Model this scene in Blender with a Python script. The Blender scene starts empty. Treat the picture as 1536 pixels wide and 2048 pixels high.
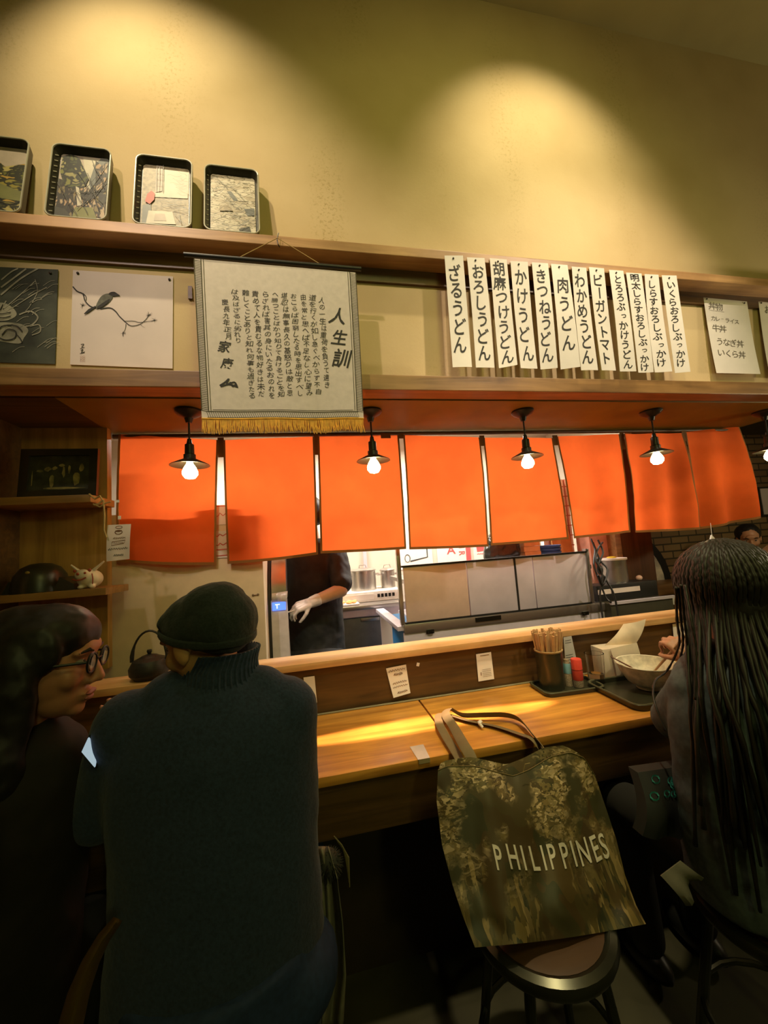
import bpy, bmesh, math, random
from mathutils import Vector, Matrix, Euler, noise
rnd = random.Random(7)
scene = bpy.context.scene
COL = scene.collection
PI = math.pi

# ------------------------------------------------------------------ camera
F_PX = 770.18                       # focal length in pixels of the 1536 x 2048 frame
CAM = Vector((0.0, 0.0, 1.37))      # floor is z = 0, x runs along the counter, y goes into the wall
RIGHT = Vector((0.9788849764650207, -0.19193062673718628, -0.07033375698302152))
DOWN = Vector((-0.05080437763554293, 0.10484589205654653, -0.9931899385978151))
FWD = Vector((0.1979977728767195, 0.9757919724199097, 0.09288115253764422))
cam_data = bpy.data.cameras.new('camera')
cam = bpy.data.objects.new('camera', cam_data); COL.objects.link(cam)
cam_data.sensor_fit = 'HORIZONTAL'; cam_data.sensor_width = 36.0
cam_data.lens = F_PX * 36.0 / 1536.0
cam_data.clip_start = 0.02; cam_data.clip_end = 60
m = Matrix.Identity(4)
for i in range(3):
    m[i][0] = RIGHT[i]; m[i][1] = -DOWN[i]; m[i][2] = -FWD[i]; m[i][3] = CAM[i]
cam.matrix_world = m
scene.camera = cam

# ------------------------------------------------------------------ world, exposure, lights
scene.view_settings.view_transform = 'Standard'
scene.view_settings.look = 'None'
scene.view_settings.exposure = 0.0
scene.view_settings.gamma = 1.0
scene.view_settings.use_curve_mapping = False
w = bpy.data.worlds.new('world'); scene.world = w; w.use_nodes = True
bg = w.node_tree.nodes['Background']
bg.inputs[0].default_value = (0.55, 0.50, 0.16, 1); bg.inputs[1].default_value = 0.012

def light(name, kind, loc, energy, color, target=None, **kw):
    d = bpy.data.lights.new(name, kind); d.energy = energy; d.color = color
    for k, v in kw.items(): setattr(d, k, v)
    o = bpy.data.objects.new(name, d); COL.objects.link(o); o.location = loc
    if target is not None:
        o.rotation_euler = (Vector(target) - Vector(loc)).to_track_quat('-Z', 'Y').to_euler()
    return o
WARM = (1.0, 0.83, 0.52)
SPOTS = [((-0.78, 0.80, 4.12), (-0.50, 1.6, 3.05), 105, 76), ((1.22, 0.78, 4.12), (1.29, 1.6, 3.02), 95, 76)]
for lp, tp, en, ang in SPOTS:
    light('wall_washer_beam', 'SPOT', lp, en, WARM, tp, spot_size=math.radians(ang), spot_blend=1.0, shadow_soft_size=0.03)
# track spots further back on the dining room ceiling that light the scroll, the strips and the counter
light('track_beam', 'SPOT', (-1.3, -0.6, 4.10), 165, (1.0, 0.77, 0.66), (-0.1, 1.5, 2.35), spot_size=math.radians(44), spot_blend=0.9, shadow_soft_size=0.05)
light('track_beam', 'SPOT', (2.2, -0.6, 4.10), 270, (1.0, 0.80, 0.62), (1.5, 1.5, 2.25), spot_size=math.radians(44), spot_blend=0.9, shadow_soft_size=0.05)
light('olive_fill_beam', 'SPOT', (0.8, -1.2, 4.10), 125, (1.0, 0.96, 0.26), (0.95, 1.6, 2.45), spot_size=math.radians(76), spot_blend=0.8, shadow_soft_size=0.5)  # unseen fill added to give the dim wall its olive tone
light('back_fill_glow', 'POINT', (0.9, -1.9, 2.5), 26, (0.92, 1.0, 0.34), shadow_soft_size=0.12)  # added fill behind the camera that lifts the dark areas
# tube lights of the kitchen (their housings are built with the kitchen)
KTUBES = [(-0.3, 3.0, 2.36), (1.3, 3.0, 2.36)]
for lp in KTUBES:
    light('kitchen_tube_glow', 'AREA', (lp[0], lp[1], lp[2] - 0.05), 46, (1.0, 0.92, 0.80), (lp[0], lp[1], 0), shape='RECTANGLE', size=1.1, size_y=0.08)
light('room_downlight_beam', 'SPOT', (0.75, 0.62, 4.12), 230, (1.0, 0.84, 0.48), (0.72, 1.36, 0.75), spot_size=math.radians(29), spot_blend=0.9, shadow_soft_size=0.06)
dl = light('added_counter_beam', 'SPOT', (0.40, 0.98, 4.12), 1900, (1.0, 0.62, 0.42), None, spot_size=math.radians(17), spot_blend=0.25, shadow_soft_size=0.015)
dl.rotation_euler = (math.atan2(1.365 - 0.98, 4.12 - 0.75), 0, 0); dl.scale = (1.0, 0.11, 1.0)      # added slot-shaped beam that makes the bright patch on the worktop
light('noren_fill_glow', 'POINT', (3.55, 0.95, 1.92), 30, (1.0, 0.82, 0.52), shadow_soft_size=0.08)  # unseen fill added to brighten the right noren panels from the front

# ------------------------------------------------------------------ picking points on real planes
def ray(x, y):
    return RIGHT * ((x - 768) / F_PX) + DOWN * ((y - 1024) / F_PX) + FWD
def pt(x, y, Y):
    r = ray(x, y); return CAM + r * (Y / r.y)
def pz(x, y, z):
    r = ray(x, y); return CAM + r * ((z - CAM.z) / r.z)

# ------------------------------------------------------------------ materials
MATS = {}
def mat(name, color, rough=0.6, metal=0.0, var=0.12, scale=20.0, bump=0.0, stretch=(1, 1, 1), spec=0.5, coat=0.0, emit=None, estr=0.0, sheen=0.0):
    if name in MATS: return MATS[name]
    M = bpy.data.materials.new(name); M.use_nodes = True
    nt = M.node_tree; N = nt.nodes; L = nt.links
    b = N['Principled BSDF']
    b.inputs['Roughness'].default_value = rough; b.inputs['Metallic'].default_value = metal
    b.inputs['Specular IOR Level'].default_value = spec; b.inputs['Coat Weight'].default_value = coat
    b.inputs['Sheen Weight'].default_value = sheen
    tc = N.new('ShaderNodeTexCoord'); mp = N.new('ShaderNodeMapping'); mp.inputs['Scale'].default_value = stretch
    nz = N.new('ShaderNodeTexNoise'); nz.inputs['Scale'].default_value = scale; nz.inputs['Detail'].default_value = 5
    rp = N.new('ShaderNodeValToRGB')
    c = Vector(color[:3])
    rp.color_ramp.elements[0].position = 0.3; rp.color_ramp.elements[1].position = 0.7
    rp.color_ramp.elements[0].color = (*(c * (1 - var)), 1); rp.color_ramp.elements[1].color = (*(c * (1 + var)), 1)
    L.new(tc.outputs['Object'], mp.inputs[0]); L.new(mp.outputs[0], nz.inputs['Vector'])
    L.new(nz.outputs['Fac'], rp.inputs[0]); L.new(rp.outputs[0], b.inputs['Base Color'])
    if bump:
        bp = N.new('ShaderNodeBump'); bp.inputs['Strength'].default_value = bump; bp.inputs['Distance'].default_value = 0.01
        L.new(nz.outputs['Fac'], bp.inputs['Height']); L.new(bp.outputs[0], b.inputs['Normal'])
    if emit:
        b.inputs['Emission Color'].default_value = (*emit, 1); b.inputs['Emission Strength'].default_value = estr
    MATS[name] = M
    return M

def wood(name, dark, light_, scale=3.0, rough=0.45, axis=0, coat=0.0, seams=None):
    if name in MATS: return MATS[name]
    M = bpy.data.materials.new(name); M.use_nodes = True
    nt = M.node_tree; N = nt.nodes; L = nt.links; b = N['Principled BSDF']
    b.inputs['Roughness'].default_value = rough; b.inputs['Coat Weight'].default_value = coat; b.inputs['Coat Roughness'].default_value = 0.25
    tc = N.new('ShaderNodeTexCoord'); mp = N.new('ShaderNodeMapping')
    st = [14, 14, 14]; st[axis] = 1.0
    mp.inputs['Scale'].default_value = st
    nz = N.new('ShaderNodeTexNoise'); nz.inputs['Scale'].default_value = scale; nz.inputs['Detail'].default_value = 8; nz.inputs['Distortion'].default_value = 0.8
    n2 = N.new('ShaderNodeTexNoise'); n2.inputs['Scale'].default_value = 4.0; n2.inputs['Detail'].default_value = 4
    rp = N.new('ShaderNodeValToRGB')
    rp.color_ramp.elements[0].position = 0.32; rp.color_ramp.elements[1].position = 0.68
    rp.color_ramp.elements[0].color = (*dark, 1); rp.color_ramp.elements[1].color = (*light_, 1)
    mx = N.new('ShaderNodeMixRGB'); mx.blend_type = 'MULTIPLY'; mx.inputs[0].default_value = 0.6
    r2 = N.new('ShaderNodeValToRGB'); r2.color_ramp.elements[0].position = 0.35; r2.color_ramp.elements[0].color = (0.55, 0.5, 0.45, 1); r2.color_ramp.elements[1].position = 0.6
    L.new(tc.outputs['Object'], mp.inputs[0]); L.new(mp.outputs[0], nz.inputs['Vector']); L.new(tc.outputs['Object'], n2.inputs['Vector'])
    L.new(nz.outputs['Fac'], rp.inputs[0]); L.new(n2.outputs['Fac'], r2.inputs[0])
    L.new(rp.outputs[0], mx.inputs[1]); L.new(r2.outputs[0], mx.inputs[2]); L.new(mx.outputs[0], b.inputs['Base Color'])
    bp = N.new('ShaderNodeBump'); bp.inputs['Strength'].default_value = 0.15; bp.inputs['Distance'].default_value = 0.004
    L.new(nz.outputs['Fac'], bp.inputs['Height']); L.new(bp.outputs[0], b.inputs['Normal'])
    MATS[name] = M
    return M

def plaster():
    M = bpy.data.materials.new('plaster'); M.use_nodes = True
    nt = M.node_tree; N = nt.nodes; L = nt.links; b = N['Principled BSDF']; b.inputs['Roughness'].default_value = 0.85
    tc = N.new('ShaderNodeTexCoord')
    big = N.new('ShaderNodeTexNoise'); big.inputs['Scale'].default_value = 1.6; big.inputs['Detail'].default_value = 6
    fine = N.new('ShaderNodeTexNoise'); fine.inputs['Scale'].default_value = 60; fine.inputs['Detail'].default_value = 8; fine.inputs['Roughness'].default_value = 0.75
    patch = N.new('ShaderNodeTexNoise'); patch.inputs['Scale'].default_value = 1.3; patch.inputs['Detail'].default_value = 3
    mp = N.new('ShaderNodeMapping'); mp.inputs['Scale'].default_value = (2.4, 1, 0.5)
    r1 = N.new('ShaderNodeValToRGB'); r1.color_ramp.elements[0].position = 0.35; r1.color_ramp.elements[0].color = (0.56, 0.42, 0.21, 1)
    r1.color_ramp.elements[1].position = 0.65; r1.color_ramp.elements[1].color = (0.68, 0.53, 0.29, 1)
    # flaked specks: fine noise gated by a tall stretched patch mask
    s = N.new('ShaderNodeMath'); s.operation = 'ADD'
    r2 = N.new('ShaderNodeValToRGB'); r2.color_ramp.elements[0].position = 0.56; r2.color_ramp.elements[0].color = (0, 0, 0, 1)
    r2.color_ramp.elements[1].position = 0.80; r2.color_ramp.elements[1].color = (1, 1, 1, 1)
    r3 = N.new('ShaderNodeValToRGB'); r3.color_ramp.elements[0].position = 0.52; r3.color_ramp.elements[0].color = (0, 0, 0, 1)
    r3.color_ramp.elements[1].position = 0.60; r3.color_ramp.elements[1].color = (1, 1, 1, 1)
    mu = N.new('ShaderNodeMath'); mu.operation = 'MULTIPLY'
    # one tall flaked-off band left of the middle of the wall
    sx = N.new('ShaderNodeSeparateXYZ'); dx = N.new('ShaderNodeMath'); dx.operation = 'SUBTRACT'; dx.inputs[1].default_value = 0.165
    ab = N.new('ShaderNodeMath'); ab.operation = 'ABSOLUTE'; rb = N.new('ShaderNodeMapRange'); rb.inputs['From Min'].default_value = 0.10; rb.inputs['From Max'].default_value = 0.02
    rz = N.new('ShaderNodeMapRange'); rz.inputs['From Min'].default_value = 3.30; rz.inputs['From Max'].default_value = 3.02
    mb_ = N.new('ShaderNodeMath'); mb_.operation = 'MULTIPLY'; mxm = N.new('ShaderNodeMath'); mxm.operation = 'MAXIMUM'
    L.new(tc.outputs['Object'], sx.inputs[0]); L.new(sx.outputs['X'], dx.inputs[0]); L.new(dx.outputs[0], ab.inputs[0]); L.new(ab.outputs[0], rb.inputs['Value'])
    L.new(sx.outputs['Z'], rz.inputs['Value']); L.new(rb.outputs[0], mb_.inputs[0]); L.new(rz.outputs[0], mb_.inputs[1])
    mx = N.new('ShaderNodeMixRGB'); mx.inputs[2].default_value = (0.30, 0.21, 0.05, 1)
    L.new(tc.outputs['Object'], big.inputs['Vector']); L.new(tc.outputs['Object'], fine.inputs['Vector'])
    L.new(tc.outputs['Object'], mp.inputs[0]); L.new(mp.outputs[0], patch.inputs['Vector'])
    L.new(big.outputs['Fac'], r1.inputs[0]); L.new(fine.outputs['Fac'], r3.inputs[0]); L.new(patch.outputs['Fac'], r2.inputs[0])
    L.new(r2.outputs[0], mxm.inputs[0]); L.new(mb_.outputs[0], mxm.inputs[1]); L.new(mxm.outputs[0], mu.inputs[0]); L.new(r3.outputs[0], mu.inputs[1])
    L.new(mu.outputs[0], s.inputs[0]); s.operation = 'MULTIPLY'; s.inputs[1].default_value = 0.62
    L.new(s.outputs[0], mx.inputs[0]); L.new(r1.outputs[0], mx.inputs[1]); L.new(mx.outputs[0], b.inputs['Base Color'])
    bp = N.new('ShaderNodeBump'); bp.inputs['Strength'].default_value = 0.25; bp.inputs['Distance'].default_value = 0.004
    L.new(fine.outputs['Fac'], bp.inputs['Height']); L.new(bp.outputs[0], b.inputs['Normal'])
    return M

def cloth_translucent(name, color, trans, var=0.08):
    M = bpy.data.materials.new(name); M.use_nodes = True
    nt = M.node_tree; N = nt.nodes; L = nt.links
    for n in list(N): N.remove(n)
    out = N.new('ShaderNodeOutputMaterial'); d = N.new('ShaderNodeBsdfDiffuse'); t = N.new('ShaderNodeBsdfTranslucent'); mx = N.new('ShaderNodeMixShader')
    mx.inputs[0].default_value = trans
    tc = N.new('ShaderNodeTexCoord'); nz = N.new('ShaderNodeTexNoise'); nz.inputs['Scale'].default_value = 5; nz.inputs['Detail'].default_value = 8
    rp = N.new('ShaderNodeValToRGB'); c = Vector(color)
    rp.color_ramp.elements[0].position = 0.35; rp.color_ramp.elements[1].position = 0.65
    rp.color_ramp.elements[0].color = (*(c * (1 - var)), 1); rp.color_ramp.elements[1].color = (*(c * (1 + var)), 1)
    L.new(tc.outputs['Object'], nz.inputs['Vector']); L.new(nz.outputs['Fac'], rp.inputs[0])
    L.new(rp.outputs[0], d.inputs[0]); L.new(rp.outputs[0], t.inputs[0])
    L.new(d.outputs[0], mx.inputs[1]); L.new(t.outputs[0], mx.inputs[2]); L.new(mx.outputs[0], out.inputs[0])
    MATS[name] = M
    return M

def voronoi_print(name, scale, edge, cols, edge_w=0.06, stretch=(1, 1, 1), warp=0.25, rough=0.5, blotch=0.0):
    """woodblock / fabric print: cells in a few inks divided by dark outlines"""
    M = bpy.data.materials.new(name); M.use_nodes = True
    nt = M.node_tree; N = nt.nodes; L = nt.links; b = N['Principled BSDF']; b.inputs['Roughness'].default_value = rough
    tc = N.new('ShaderNodeTexCoord'); mp = N.new('ShaderNodeMapping'); mp.inputs['Scale'].default_value = stretch
    nz = N.new('ShaderNodeTexNoise'); nz.inputs['Scale'].default_value = scale * 0.6
    ad = N.new('ShaderNodeVectorMath'); ad.operation = 'MULTIPLY_ADD'; ad.inputs[1].default_value = (warp / max(1, scale / 12),) * 3
    v1 = N.new('ShaderNodeTexVoronoi'); v1.inputs['Scale'].default_value = scale
    v2 = N.new('ShaderNodeTexVoronoi'); v2.feature = 'DISTANCE_TO_EDGE'; v2.inputs['Scale'].default_value = scale
    sp = N.new('ShaderNodeSeparateColor')
    rp = N.new('ShaderNodeValToRGB'); rp.color_ramp.interpolation = 'CONSTANT'
    while len(rp.color_ramp.elements) < len(cols): rp.color_ramp.elements.new(0.5)
    for i, c in enumerate(cols):
        rp.color_ramp.elements[i].position = i / len(cols); rp.color_ramp.elements[i].color = (*c, 1)
    re = N.new('ShaderNodeValToRGB'); re.color_ramp.elements[0].position = edge_w * 0.6; re.color_ramp.elements[1].position = edge_w * 1.3
    mx = N.new('ShaderNodeMixRGB'); mx.inputs[1].default_value = (*edge, 1)
    L.new(tc.outputs['Object'], mp.inputs[0]); L.new(mp.outputs[0], nz.inputs['Vector'])
    L.new(nz.outputs['Color'], ad.inputs[0]); L.new(mp.outputs[0], ad.inputs[2])
    for v in (v1, v2): L.new(ad.outputs[0], v.inputs['Vector'])
    L.new(v1.outputs['Color'], sp.inputs[0]); L.new(sp.outputs[0], rp.inputs[0]); L.new(v2.outputs['Distance'], re.inputs[0])
    L.new(re.outputs[0], mx.inputs[0]); L.new(rp.outputs[0], mx.inputs[2]); L.new(mx.outputs[0], b.inputs['Base Color'])
    if blotch:                                  # large dark figures in the print
        n2 = N.new('ShaderNodeTexNoise'); n2.inputs['Scale'].default_value = blotch; n2.inputs['Detail'].default_value = 3
        r2 = N.new('ShaderNodeValToRGB'); r2.color_ramp.elements[0].position = 0.42; r2.color_ramp.elements[0].color = (0.22, 0.19, 0.14, 1); r2.color_ramp.elements[1].position = 0.58
        m2 = N.new('ShaderNodeMixRGB'); m2.blend_type = 'MULTIPLY'; m2.inputs[0].default_value = 1.0
        L.new(tc.outputs['Object'], n2.inputs['Vector']); L.new(n2.outputs['Fac'], r2.inputs[0]); L.new(mx.outputs[0], m2.inputs[1]); L.new(r2.outputs[0], m2.inputs[2]); L.new(m2.outputs[0], b.inputs['Base Color'])
    MATS[name] = M
    return M

def leaf_print():
    """tote fabric: leaf litter fragments, flat dark figures, tall reed strokes near the foot"""
    M = bpy.data.materials.new('leaf_litter_print'); M.use_nodes = True
    nt = M.node_tree; N = nt.nodes; L = nt.links; b = N['Principled BSDF']; b.inputs['Roughness'].default_value = 0.5
    tc = N.new('ShaderNodeTexCoord')
    def cells(scale, stretch, warp, cols, rot=0.0):
        mp = N.new('ShaderNodeMapping'); mp.inputs['Scale'].default_value = stretch; mp.inputs['Rotation'].default_value = (0, rot, 0)
        nz = N.new('ShaderNodeTexNoise'); nz.inputs['Scale'].default_value = scale * .5; nz.inputs['Detail'].default_value = 3
        ad = N.new('ShaderNodeVectorMath'); ad.operation = 'MULTIPLY_ADD'; ad.inputs[1].default_value = (warp / scale,) * 3
        vo = N.new('ShaderNodeTexVoronoi'); vo.inputs['Scale'].default_value = scale
        sp = N.new('ShaderNodeSeparateColor'); rp = N.new('ShaderNodeValToRGB')
        while len(rp.color_ramp.elements) < len(cols): rp.color_ramp.elements.new(0.5)
        for i, c in enumerate(cols): rp.color_ramp.elements[i].position = (i + .5) / len(cols); rp.color_ramp.elements[i].color = (*c, 1)
        L.new(tc.outputs['Object'], mp.inputs[0]); L.new(mp.outputs[0], nz.inputs['Vector']); L.new(nz.outputs['Color'], ad.inputs[0]); L.new(mp.outputs[0], ad.inputs[2])
        L.new(ad.outputs[0], vo.inputs['Vector']); L.new(vo.outputs['Color'], sp.inputs[0]); L.new(sp.outputs[0], rp.inputs[0]); return rp
    litter = cells(44, (1.0, 1, 2.0), 9.0, [(0.07, 0.045, 0.012), (0.22, 0.15, 0.05), (0.10, 0.075, 0.02), (0.62, 0.46, 0.26), (0.16, 0.12, 0.035), (0.46, 0.33, 0.16), (0.05, 0.04, 0.012)], 0.7)
    reeds = cells(26, (2.6, 1, 0.5), 5.0, [(0.035, 0.028, 0.010), (0.10, 0.07, 0.018), (0.05, 0.035, 0.012), (0.30, 0.21, 0.08), (0.045, 0.04, 0.014), (0.16, 0.11, 0.03), (0.03, 0.03, 0.012)], 0.08)
    figs = cells(9, (1, 1, .8), 5.0, [(0.050, 0.030, 0.009), (0.085, 0.055, 0.016), (0.040, 0.036, 0.012)])
    ns = N.new('ShaderNodeTexNoise'); ns.inputs['Scale'].default_value = 7.0; ns.inputs['Detail'].default_value = 4
    r1 = N.new('ShaderNodeValToRGB'); r1.color_ramp.elements[0].position = 0.50; r1.color_ramp.elements[1].position = 0.56
    L.new(tc.outputs['Object'], ns.inputs['Vector']); L.new(ns.outputs['Fac'], r1.inputs[0])
    sx = N.new('ShaderNodeSeparateXYZ'); ad2 = N.new('ShaderNodeMath'); ad2.operation = 'MULTIPLY_ADD'; ad2.inputs[1].default_value = 0.25
    mr = N.new('ShaderNodeMapRange'); mr.inputs['From Min'].default_value = 0.82; mr.inputs['From Max'].default_value = 0.66
    L.new(tc.outputs['Object'], sx.inputs[0]); L.new(ns.outputs['Fac'], ad2.inputs[0]); L.new(sx.outputs['Z'], ad2.inputs[2]); L.new(ad2.outputs[0], mr.inputs['Value'])
    m1 = N.new('ShaderNodeMixRGB'); m2 = N.new('ShaderNodeMixRGB')
    L.new(mr.outputs[0], m1.inputs[0]); L.new(litter.outputs[0], m1.inputs[1]); L.new(reeds.outputs[0], m1.inputs[2])
    L.new(r1.outputs[0], m2.inputs[0]); L.new(m1.outputs[0], m2.inputs[1]); L.new(figs.outputs[0], m2.inputs[2]); L.new(m2.outputs[0], b.inputs['Base Color'])
    return M

def brick_mat():
    M = bpy.data.materials.new('brick'); M.use_nodes = True
    nt = M.node_tree; N = nt.nodes; L = nt.links; b = N['Principled BSDF']; b.inputs['Roughness'].default_value = 0.8
    tc = N.new('ShaderNodeTexCoord'); mp = N.new('ShaderNodeMapping'); mp.inputs['Rotation'].default_value = (PI / 2, 0, 0)
    br = N.new('ShaderNodeTexBrick'); br.inputs['Scale'].default_value = 1.0
    br.inputs['Brick Width'].default_value = 0.22; br.inputs['Row Height'].default_value = 0.075; br.inputs['Mortar Size'].default_value = 0.008
    br.inputs['Color1'].default_value = (0.20, 0.12, 0.05, 1); br.inputs['Color2'].default_value = (0.30, 0.20, 0.08, 1); br.inputs['Mortar'].default_value = (0.06, 0.045, 0.02, 1)
    L.new(tc.outputs['Object'], mp.inputs[0]); L.new(mp.outputs[0], br.inputs['Vector']); L.new(br.outputs['Color'], b.inputs['Base Color'])
    bp = N.new('ShaderNodeBump'); bp.inputs['Strength'].default_value = 0.6; bp.inputs['Distance'].default_value = 0.01; bp.invert = True
    L.new(br.outputs['Fac'], bp.inputs['Height']); L.new(bp.outputs[0], b.inputs['Normal'])
    return M

def glass_mat(name, color=(1, 1, 1), rough=0.02, ior=1.45):
    if name in MATS: return MATS[name]
    M = bpy.data.materials.new(name); M.use_nodes = True
    b = M.node_tree.nodes['Principled BSDF']; b.inputs['Base Color'].default_value = (*color, 1)
    b.inputs['Roughness'].default_value = rough; b.inputs['Transmission Weight'].default_value = 1.0; b.inputs['IOR'].default_value = ior
    MATS[name] = M
    return M

# ------------------------------------------------------------------ mesh builder
class MB:
    def __init__(s): s.bm = bmesh.new(); s.mi = 0
    def _f(s, vs):
        try:
            f = s.bm.faces.new(vs); f.material_index = s.mi; return f
        except ValueError: return None
    def box(s, c, size, rot=None, bev=0.0):
        R_ = rot.to_matrix() if isinstance(rot, Euler) else (rot if rot is not None else Matrix.Identity(3))
        c = Vector(c); hx, hy, hz = [d / 2 for d in size]
        if bev:
            t = bmesh.new(); bmesh.ops.create_cube(t, size=1.0)
            for v in t.verts: v.co = Vector((v.co.x * size[0], v.co.y * size[1], v.co.z * size[2]))
            bmesh.ops.bevel(t, geom=t.edges[:], offset=bev, segments=2, affect='EDGES', profile=0.6)
            mp = {v: s.bm.verts.new(c + R_ @ v.co) for v in t.verts}
            for f in t.faces: s._f([mp[v] for v in f.verts])
            t.free(); return s
        v = [s.bm.verts.new(c + R_ @ Vector((x, y, z))) for x in (-hx, hx) for y in (-hy, hy) for z in (-hz, hz)]
        for q in ((0, 1, 3, 2), (4, 6, 7, 5), (0, 4, 5, 1), (2, 3, 7, 6), (0, 2, 6, 4), (1, 5, 7, 3)): s._f([v[i] for i in q])
        return s
    def bb(s, x0, x1, y0, y1, z0, z1, bev=0.0):
        return s.box(((x0 + x1) / 2, (y0 + y1) / 2, (z0 + z1) / 2), (x1 - x0, y1 - y0, z1 - z0), None, bev)
    def tube(s, pts, rad, seg=8, cap=True, flat=None):
        pts = [Vector(p) for p in pts]; n = len(pts)
        rads = rad if isinstance(rad, (list, tuple)) else [rad] * n
        up = Vector((0, 0, 1)); rings = []; prev = None
        for i, p in enumerate(pts):
            t = (pts[min(i + 1, n - 1)] - pts[max(i - 1, 0)])
            t = t.normalized() if t.length > 1e-9 else Vector((0, 0, 1))
            if prev is None:
                a = t.orthogonal().normalized() if abs(t.dot(up)) > 0.95 else t.cross(up).normalized()
            else:
                a = (prev - t * prev.dot(t)); a = a.normalized() if a.length > 1e-6 else t.orthogonal().normalized()
            prev = a; b = t.cross(a)
            fx, fy = flat if flat else (1, 1)
            rings.append([s.bm.verts.new(p + (a * math.cos(k * 2 * PI / seg) * fx + b * math.sin(k * 2 * PI / seg) * fy) * rads[i]) for k in range(seg)])
        for i in range(n - 1):
            for k in range(seg):
                s._f([rings[i][k], rings[i][(k + 1) % seg], rings[i + 1][(k + 1) % seg], rings[i + 1][k]])
        if cap:
            s._f(rings[0][::-1]); s._f(rings[-1])
        return s
    def lathe(s, prof, c, seg=32, R_=None, closed=False):
        """prof: (radius, height) pairs turned about the axis through c"""
        c = Vector(c); R_ = R_ or Matrix.Identity(3); rings = []
        for r, h in prof:
            if r < 1e-6: rings.append([s.bm.verts.new(c + R_ @ Vector((0, 0, h)))])
            else: rings.append([s.bm.verts.new(c + R_ @ Vector((r * math.cos(k * 2 * PI / seg), r * math.sin(k * 2 * PI / seg), h))) for k in range(seg)])
        for a, b in zip(rings, rings[1:]):
            for k in range(seg):
                k2 = (k + 1) % seg
                if len(a) == 1 and len(b) == 1: continue
                if len(a) == 1: s._f([a[0], b[k2], b[k]])
                elif len(b) == 1: s._f([a[k], a[k2], b[0]])
                else: s._f([a[k], a[k2], b[k2], b[k]])
        return s
    def ell(s, c, r, R_=None, seg=20, rings=12):
        c = Vector(c); R_ = R_ or Matrix.Identity(3)
        r = (r, r, r) if isinstance(r, (int, float)) else r
        prof = [(math.sin(PI * i / rings), -math.cos(PI * i / rings)) for i in range(rings + 1)]
        prof[0] = (0, -1); prof[-1] = (0, 1)
        rr = []
        for q, h in prof:
            if q < 1e-6: rr.append([s.bm.verts.new(c + R_ @ Vector((0, 0, h * r[2])))])
            else: rr.append([s.bm.verts.new(c + R_ @ Vector((q * r[0] * math.cos(k * 2 * PI / seg), q * r[1] * math.sin(k * 2 * PI / seg), h * r[2]))) for k in range(seg)])
        for a, b in zip(rr, rr[1:]):
            for k in range(seg):
                k2 = (k + 1) % seg
                if len(a) == 1: s._f([a[0], b[k2], b[k]])
                elif len(b) == 1: s._f([a[k], a[k2], b[0]])
                else: s._f([a[k], a[k2], b[k2], b[k]])
        return s
    def loft(s, rings, seg=28):
        """rings: (cx, cy, cz, rx, ry) closed ellipses stacked into one capped body"""
        rr = [[s.bm.verts.new((cx + rx * math.cos(k * 2 * PI / seg), cy + ry * math.sin(k * 2 * PI / seg), cz)) for k in range(seg)] for cx, cy, cz, rx, ry in rings]
        for a, b in zip(rr, rr[1:]):
            for k in range(seg): s._f([a[k], a[(k + 1) % seg], b[(k + 1) % seg], b[k]])
        s._f(rr[0][::-1]); s._f(rr[-1])
        return s
    def capsule(s, p0, p1, r0, r1, seg=14):
        p0, p1 = Vector(p0), Vector(p1)
        s.tube([p0, p1], [r0, r1], seg); s.ell(p0, r0, None, seg, 8); s.ell(p1, r1, None, seg, 8)
        return s
    def sheet(s, f, nu, nv, th=0.0, d=Vector((0, 1, 0)), matf=None):
        """surface f(u, v); th > 0 gives it a back face th away along d and closed edges"""
        g = [[s.bm.verts.new(f(i / nu, j / nv)) for j in range(nv + 1)] for i in range(nu + 1)]
        for i in range(nu):
            for j in range(nv):
                fc = s._f([g[i][j], g[i][j + 1], g[i + 1][j + 1], g[i + 1][j]])
                if matf and fc: fc.material_index = matf((i + .5) / nu, (j + .5) / nv)
        if th:
            h = [[s.bm.verts.new(v.co + d * th) for v in row] for row in g]
            for i in range(nu):
                for j in range(nv):
                    fc = s._f([h[i][j], h[i + 1][j], h[i + 1][j + 1], h[i][j + 1]])
                    if matf and fc: fc.material_index = matf((i + .5) / nu, (j + .5) / nv)
            edge = [(i, 0) for i in range(nu)] + [(nu, j) for j in range(nv)] + [(i, nv) for i in range(nu, 0, -1)] + [(0, j) for j in range(nv, 0, -1)]
            for k, (i, j) in enumerate(edge):
                i2, j2 = edge[(k + 1) % len(edge)]
                fc = s._f([g[i][j], g[i2][j2], h[i2][j2], h[i][j]])
                if matf and fc: fc.material_index = matf(min(i, nu - .5) / nu, min(j, nv - .5) / nv)
        return s
    def poly(s, pts): 
        s._f([s.bm.verts.new(p) for p in pts]); return s
    def prism(s, pts, d):
        d = Vector(d); a = [s.bm.verts.new(p) for p in pts]; b = [s.bm.verts.new(Vector(p) + d) for p in pts]; n = len(a)
        s._f(a); s._f(b[::-1])
        for i in range(n): s._f([a[i], b[i], b[(i + 1) % n], a[(i + 1) % n]])
        return s
    def ribbon(s, pts, wid, nrm):
        """flat brush stroke along pts facing nrm; wid is a number or one per point"""
        pts = [Vector(p) for p in pts]; n = len(pts); nrm = Vector(nrm)
        ws = wid if isinstance(wid, (list, tuple)) else [wid] * n; L_ = []
        for i, p in enumerate(pts):
            t = pts[min(i + 1, n - 1)] - pts[max(i - 1, 0)]
            sd = t.cross(nrm); sd = sd.normalized() if sd.length > 1e-9 else Vector((1, 0, 0))
            L_.append((s.bm.verts.new(p + sd * ws[i] / 2), s.bm.verts.new(p - sd * ws[i] / 2)))
        for a, b in zip(L_, L_[1:]): s._f([a[0], a[1], b[1], b[0]])
        return s
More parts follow.
